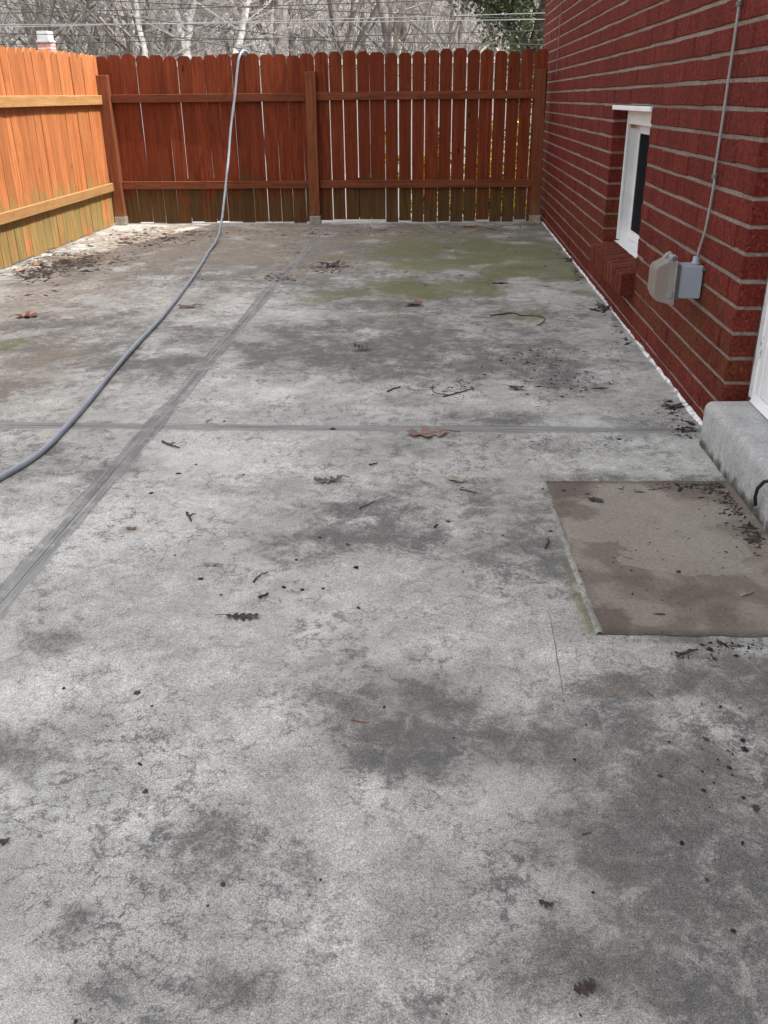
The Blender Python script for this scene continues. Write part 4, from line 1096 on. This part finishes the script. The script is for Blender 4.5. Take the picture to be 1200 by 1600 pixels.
TW = [([(254,692),(266,697),(280,702)],.0050,'stout dark twig beside the crossing of the two joints',1),
 ([(292,804),(296,810),(299,816)],.0050,'short dark twig on pale concrete right of the long joint',1),
 ([(562,796),(574,791),(587,785)],.0030,'straight thin twig just above the long dark smudge',0),
 ([(605,613),(615,609),(626,606)],.0040,'short straight dark twig beyond the cross joint in mid patio',0),
 ([(679,826),(684,822)],.0045,'stubby twig end on the dark smudge right of centre',0),
 ([(718,766),(731,768),(744,772)],.0028,'thin twig below the pale folded leaf',0),
 ([(852,858),(856,850),(857,843)],.0040,'short curved twig beside the left lip of the brown patch',0),
 ([(396,911),(404,902),(419,895)],.0028,'thin bent twig above the dark feathery leaf',0),
 ([(405,936),(412,933),(420,929)],.0045,'stubby dark twig just above the dark feathery leaf',0),
 ([(1057,1027),(1070,1023),(1089,1018)],.0042,'thick dark twig near the near edge of the brown patch',1),
 ([(693,621),(712,616),(742,608)],.0035,'long straight twig in the dirt ring on the right slab',1),
 ([(677,601),(676,612),(690,617),(706,618)],.0024,'thin curved stem looping round the dirt ring',0),
 ([(766,494),(785,492),(800,490),(815,494),(838,495),(851,499),(845,507),(838,509)],.0040,'long curving twig on the far right slab',0),
 ([(909,1306),(917,1304),(924,1302)],.0016,'hair-thin dark twig alone in the foreground',0),
 ([(577,728),(583,727),(590,725)],.0040,'tiny twig between the joint crossing and the tan leaf',0),
 ([(548,1126),(562,1129),(575,1130)],.0018,'thin reddish stem on the crazed concrete by the large dark stain',0),
 ([(1157,933),(1168,931),(1177,927)],.0045,'pale stubby twig near the right edge of the brown patch',0),
 ([(1011,1082),(1018,1088),(1024,1093)],.0014,'fine dark sliver right of the small brown spot',0),
 ([(322,660),(332,656)],.0022,'thin short twig left of the joint crossing',0),
 ([(1014,767),(1030,765),(1050,761)],.0022,'thin stem at the top edge of the brown patch',0)]
for (P, rr, lb, kn) in TW: put_twig(P, rr, lb, 'leafpale' if 'pale stubby' in lb else ('leafred' if 'reddish' in lb else 'twig'), kn)

# loose crumbs, bark flakes and needle litter: nobody could count it
def chip(mbx, c, s, rd, long=1.0):
    a = rd.uniform(0, 6.28); ca, sa = math.cos(a), math.sin(a); n = rd.choice([4, 5, 5, 6]); i = len(mbx.v); h = s * rd.uniform(.25, .6)
    for k in range(n):
        w = 6.283 * k / n; u = math.cos(w) * s * long * rd.uniform(.7, 1.2); v = math.sin(w) * s * rd.uniform(.6, 1.2)
        mbx.v.append((c[0] + u*ca - v*sa, c[1] + u*sa + v*ca, 0.0012 + c[2]))
    mbx.v.append((c[0] + rd.uniform(-.3, .3) * s, c[1] + rd.uniform(-.3, .3) * s, 0.0012 + c[2] + h))
    for k in range(n): mbx.f.append((i + k, i + (k + 1) % n, i + n))
rd = random.Random(5); lit = MB(); cru = MB()
# px ellipse, count, size (m), elongated share
ZONES = [(230,372,90,14,420,.011,.5),(110,408,60,14,520,.012,.5),(60,425,45,14,260,.012,.4),(330,365,90,10,120,.009,.4),(160,395,110,22,260,.009,.4),
 (60,465,50,10,30,.009,.4),(480,365,100,10,120,.008,.3),(600,362,160,8,160,.008,.3),(515,418,45,9,150,.008,.5),(440,435,25,6,50,.008,.4),(780,358,90,6,90,.008,.3),
 (560,400,160,20,120,.006,.2),(700,380,180,18,110,.006,.2),(640,440,260,14,70,.005,.2),(250,430,140,20,110,.006,.3),(460,385,30,20,40,.007,.3),
 (880,390,12,16,70,.009,.4),(905,425,12,14,70,.009,.4),(940,478,14,14,90,.008,.4),(975,520,16,16,60,.007,.3),(1055,638,30,16,70,.0048,.4),(1075,672,26,16,80,.0045,.4),
 (835,560,100,30,150,.0045,.2),(880,600,80,30,110,.0045,.2),(715,607,40,14,60,.0045,.2),(720,560,160,40,90,.0035,.2),
 (1125,762,45,18,150,.0036,.4),(1155,790,30,24,200,.0038,.4),(1184,830,26,30,200,.0036,.4),(1080,760,60,10,70,.0035,.3),(1050,880,140,100,110,.0022,.1),(960,770,80,15,30,.003,.3),
 (1110,1020,60,16,46,.0026,.3),(1150,1010,60,10,40,.003,.2),(1130,1160,70,120,34,.0022,.2),(880,690,120,15,30,.0035,.2)]
for (x, y, rx_, ry_, cnt, s, el) in ZONES:
    for k in range(int(cnt * (2.0 if y < 450 else 1.25))):
        g1, g2 = rd.gauss(0, .5), rd.gauss(0, .5)
        c = G(x + g1 * rx_, y + g2 * ry_)
        if c.y > 10.25 or c.x < -3.54 or c.x > 1.10 + 0.009 * (c.y - 3.6) or (c.y < 3.39 and c.x > 1.03): continue
        zz = 0.0028 if (0.41 < c.x < 1.03 and 1.97 < c.y < 2.96) else 0.0
        chip(lit if y < 470 else cru, (c.x, c.y, zz), s * rd.lognormvariate(-.6 if y < 470 else -.35, .55), rd, 3.2 if rd.random() < el else 1.2)
for k in range(620):        # a thin sprinkle everywhere
    x = rd.uniform(-3.4, 1.05); yv = rd.uniform(0.3, 10.1)
    if x > 1.0 and yv < 3.4: continue
    zz = 0.0028 if (0.41 < x < 1.03 and 1.97 < yv < 2.96) else 0.0
    chip(cru, (x, yv, zz), rd.lognormvariate(-6.25, .45) * (1 if yv < 2 else 1.25), rd, rd.choice([1, 1, 1.3, 2.5]))
for (x, y, s) in ((215,1083,7),(100,1076,4),(227,1237,6),(348,1383,5),(237,1104,3),(273,868,3),(313,905,5),(278,740,4),(236,771,4),(443,918,4),(472,922,4),(345,930,3),(560,950,4),(505,920,3),(1102,1155,5),(1160,1157,5),(1163,1171,6),(1140,1200,4),(1032,1213,4),(898,1187,4),(1160,1318,4),(1104,1374,4),(1065,1318,4),(926,1395,3),(1146,1455,4),(1100,1235,4),(556,887,5),(463,875,3),(500,840,3),(1060,895,4),(880,768,4),(850,765,4),(860,830,4),(700,815,4),(520,670,5),(380,742,3),(600,1105,3),(325,1416,3),(118,1597,4),(1150,1025,4),(1110,1015,5)):
    c = G(x, y); chip(cru, (c.x, c.y, 0.0028 if (0.41 < c.x < 1.03 and 1.97 < c.y < 2.96) else 0), s * (G(x + 1, y) - c).length, rd, rd.uniform(1, 1.5))
tag(lit.build('leaf_litter', M['litter']), 'dark crumbled leaf litter scattered along the foot of the fences', 'leaf litter', kind='stuff')
tag(cru.build('dirt_crumbs', M['crumb']), 'fine dark dirt crumbs sprinkled over the concrete and along the step', 'dirt', kind='stuff')
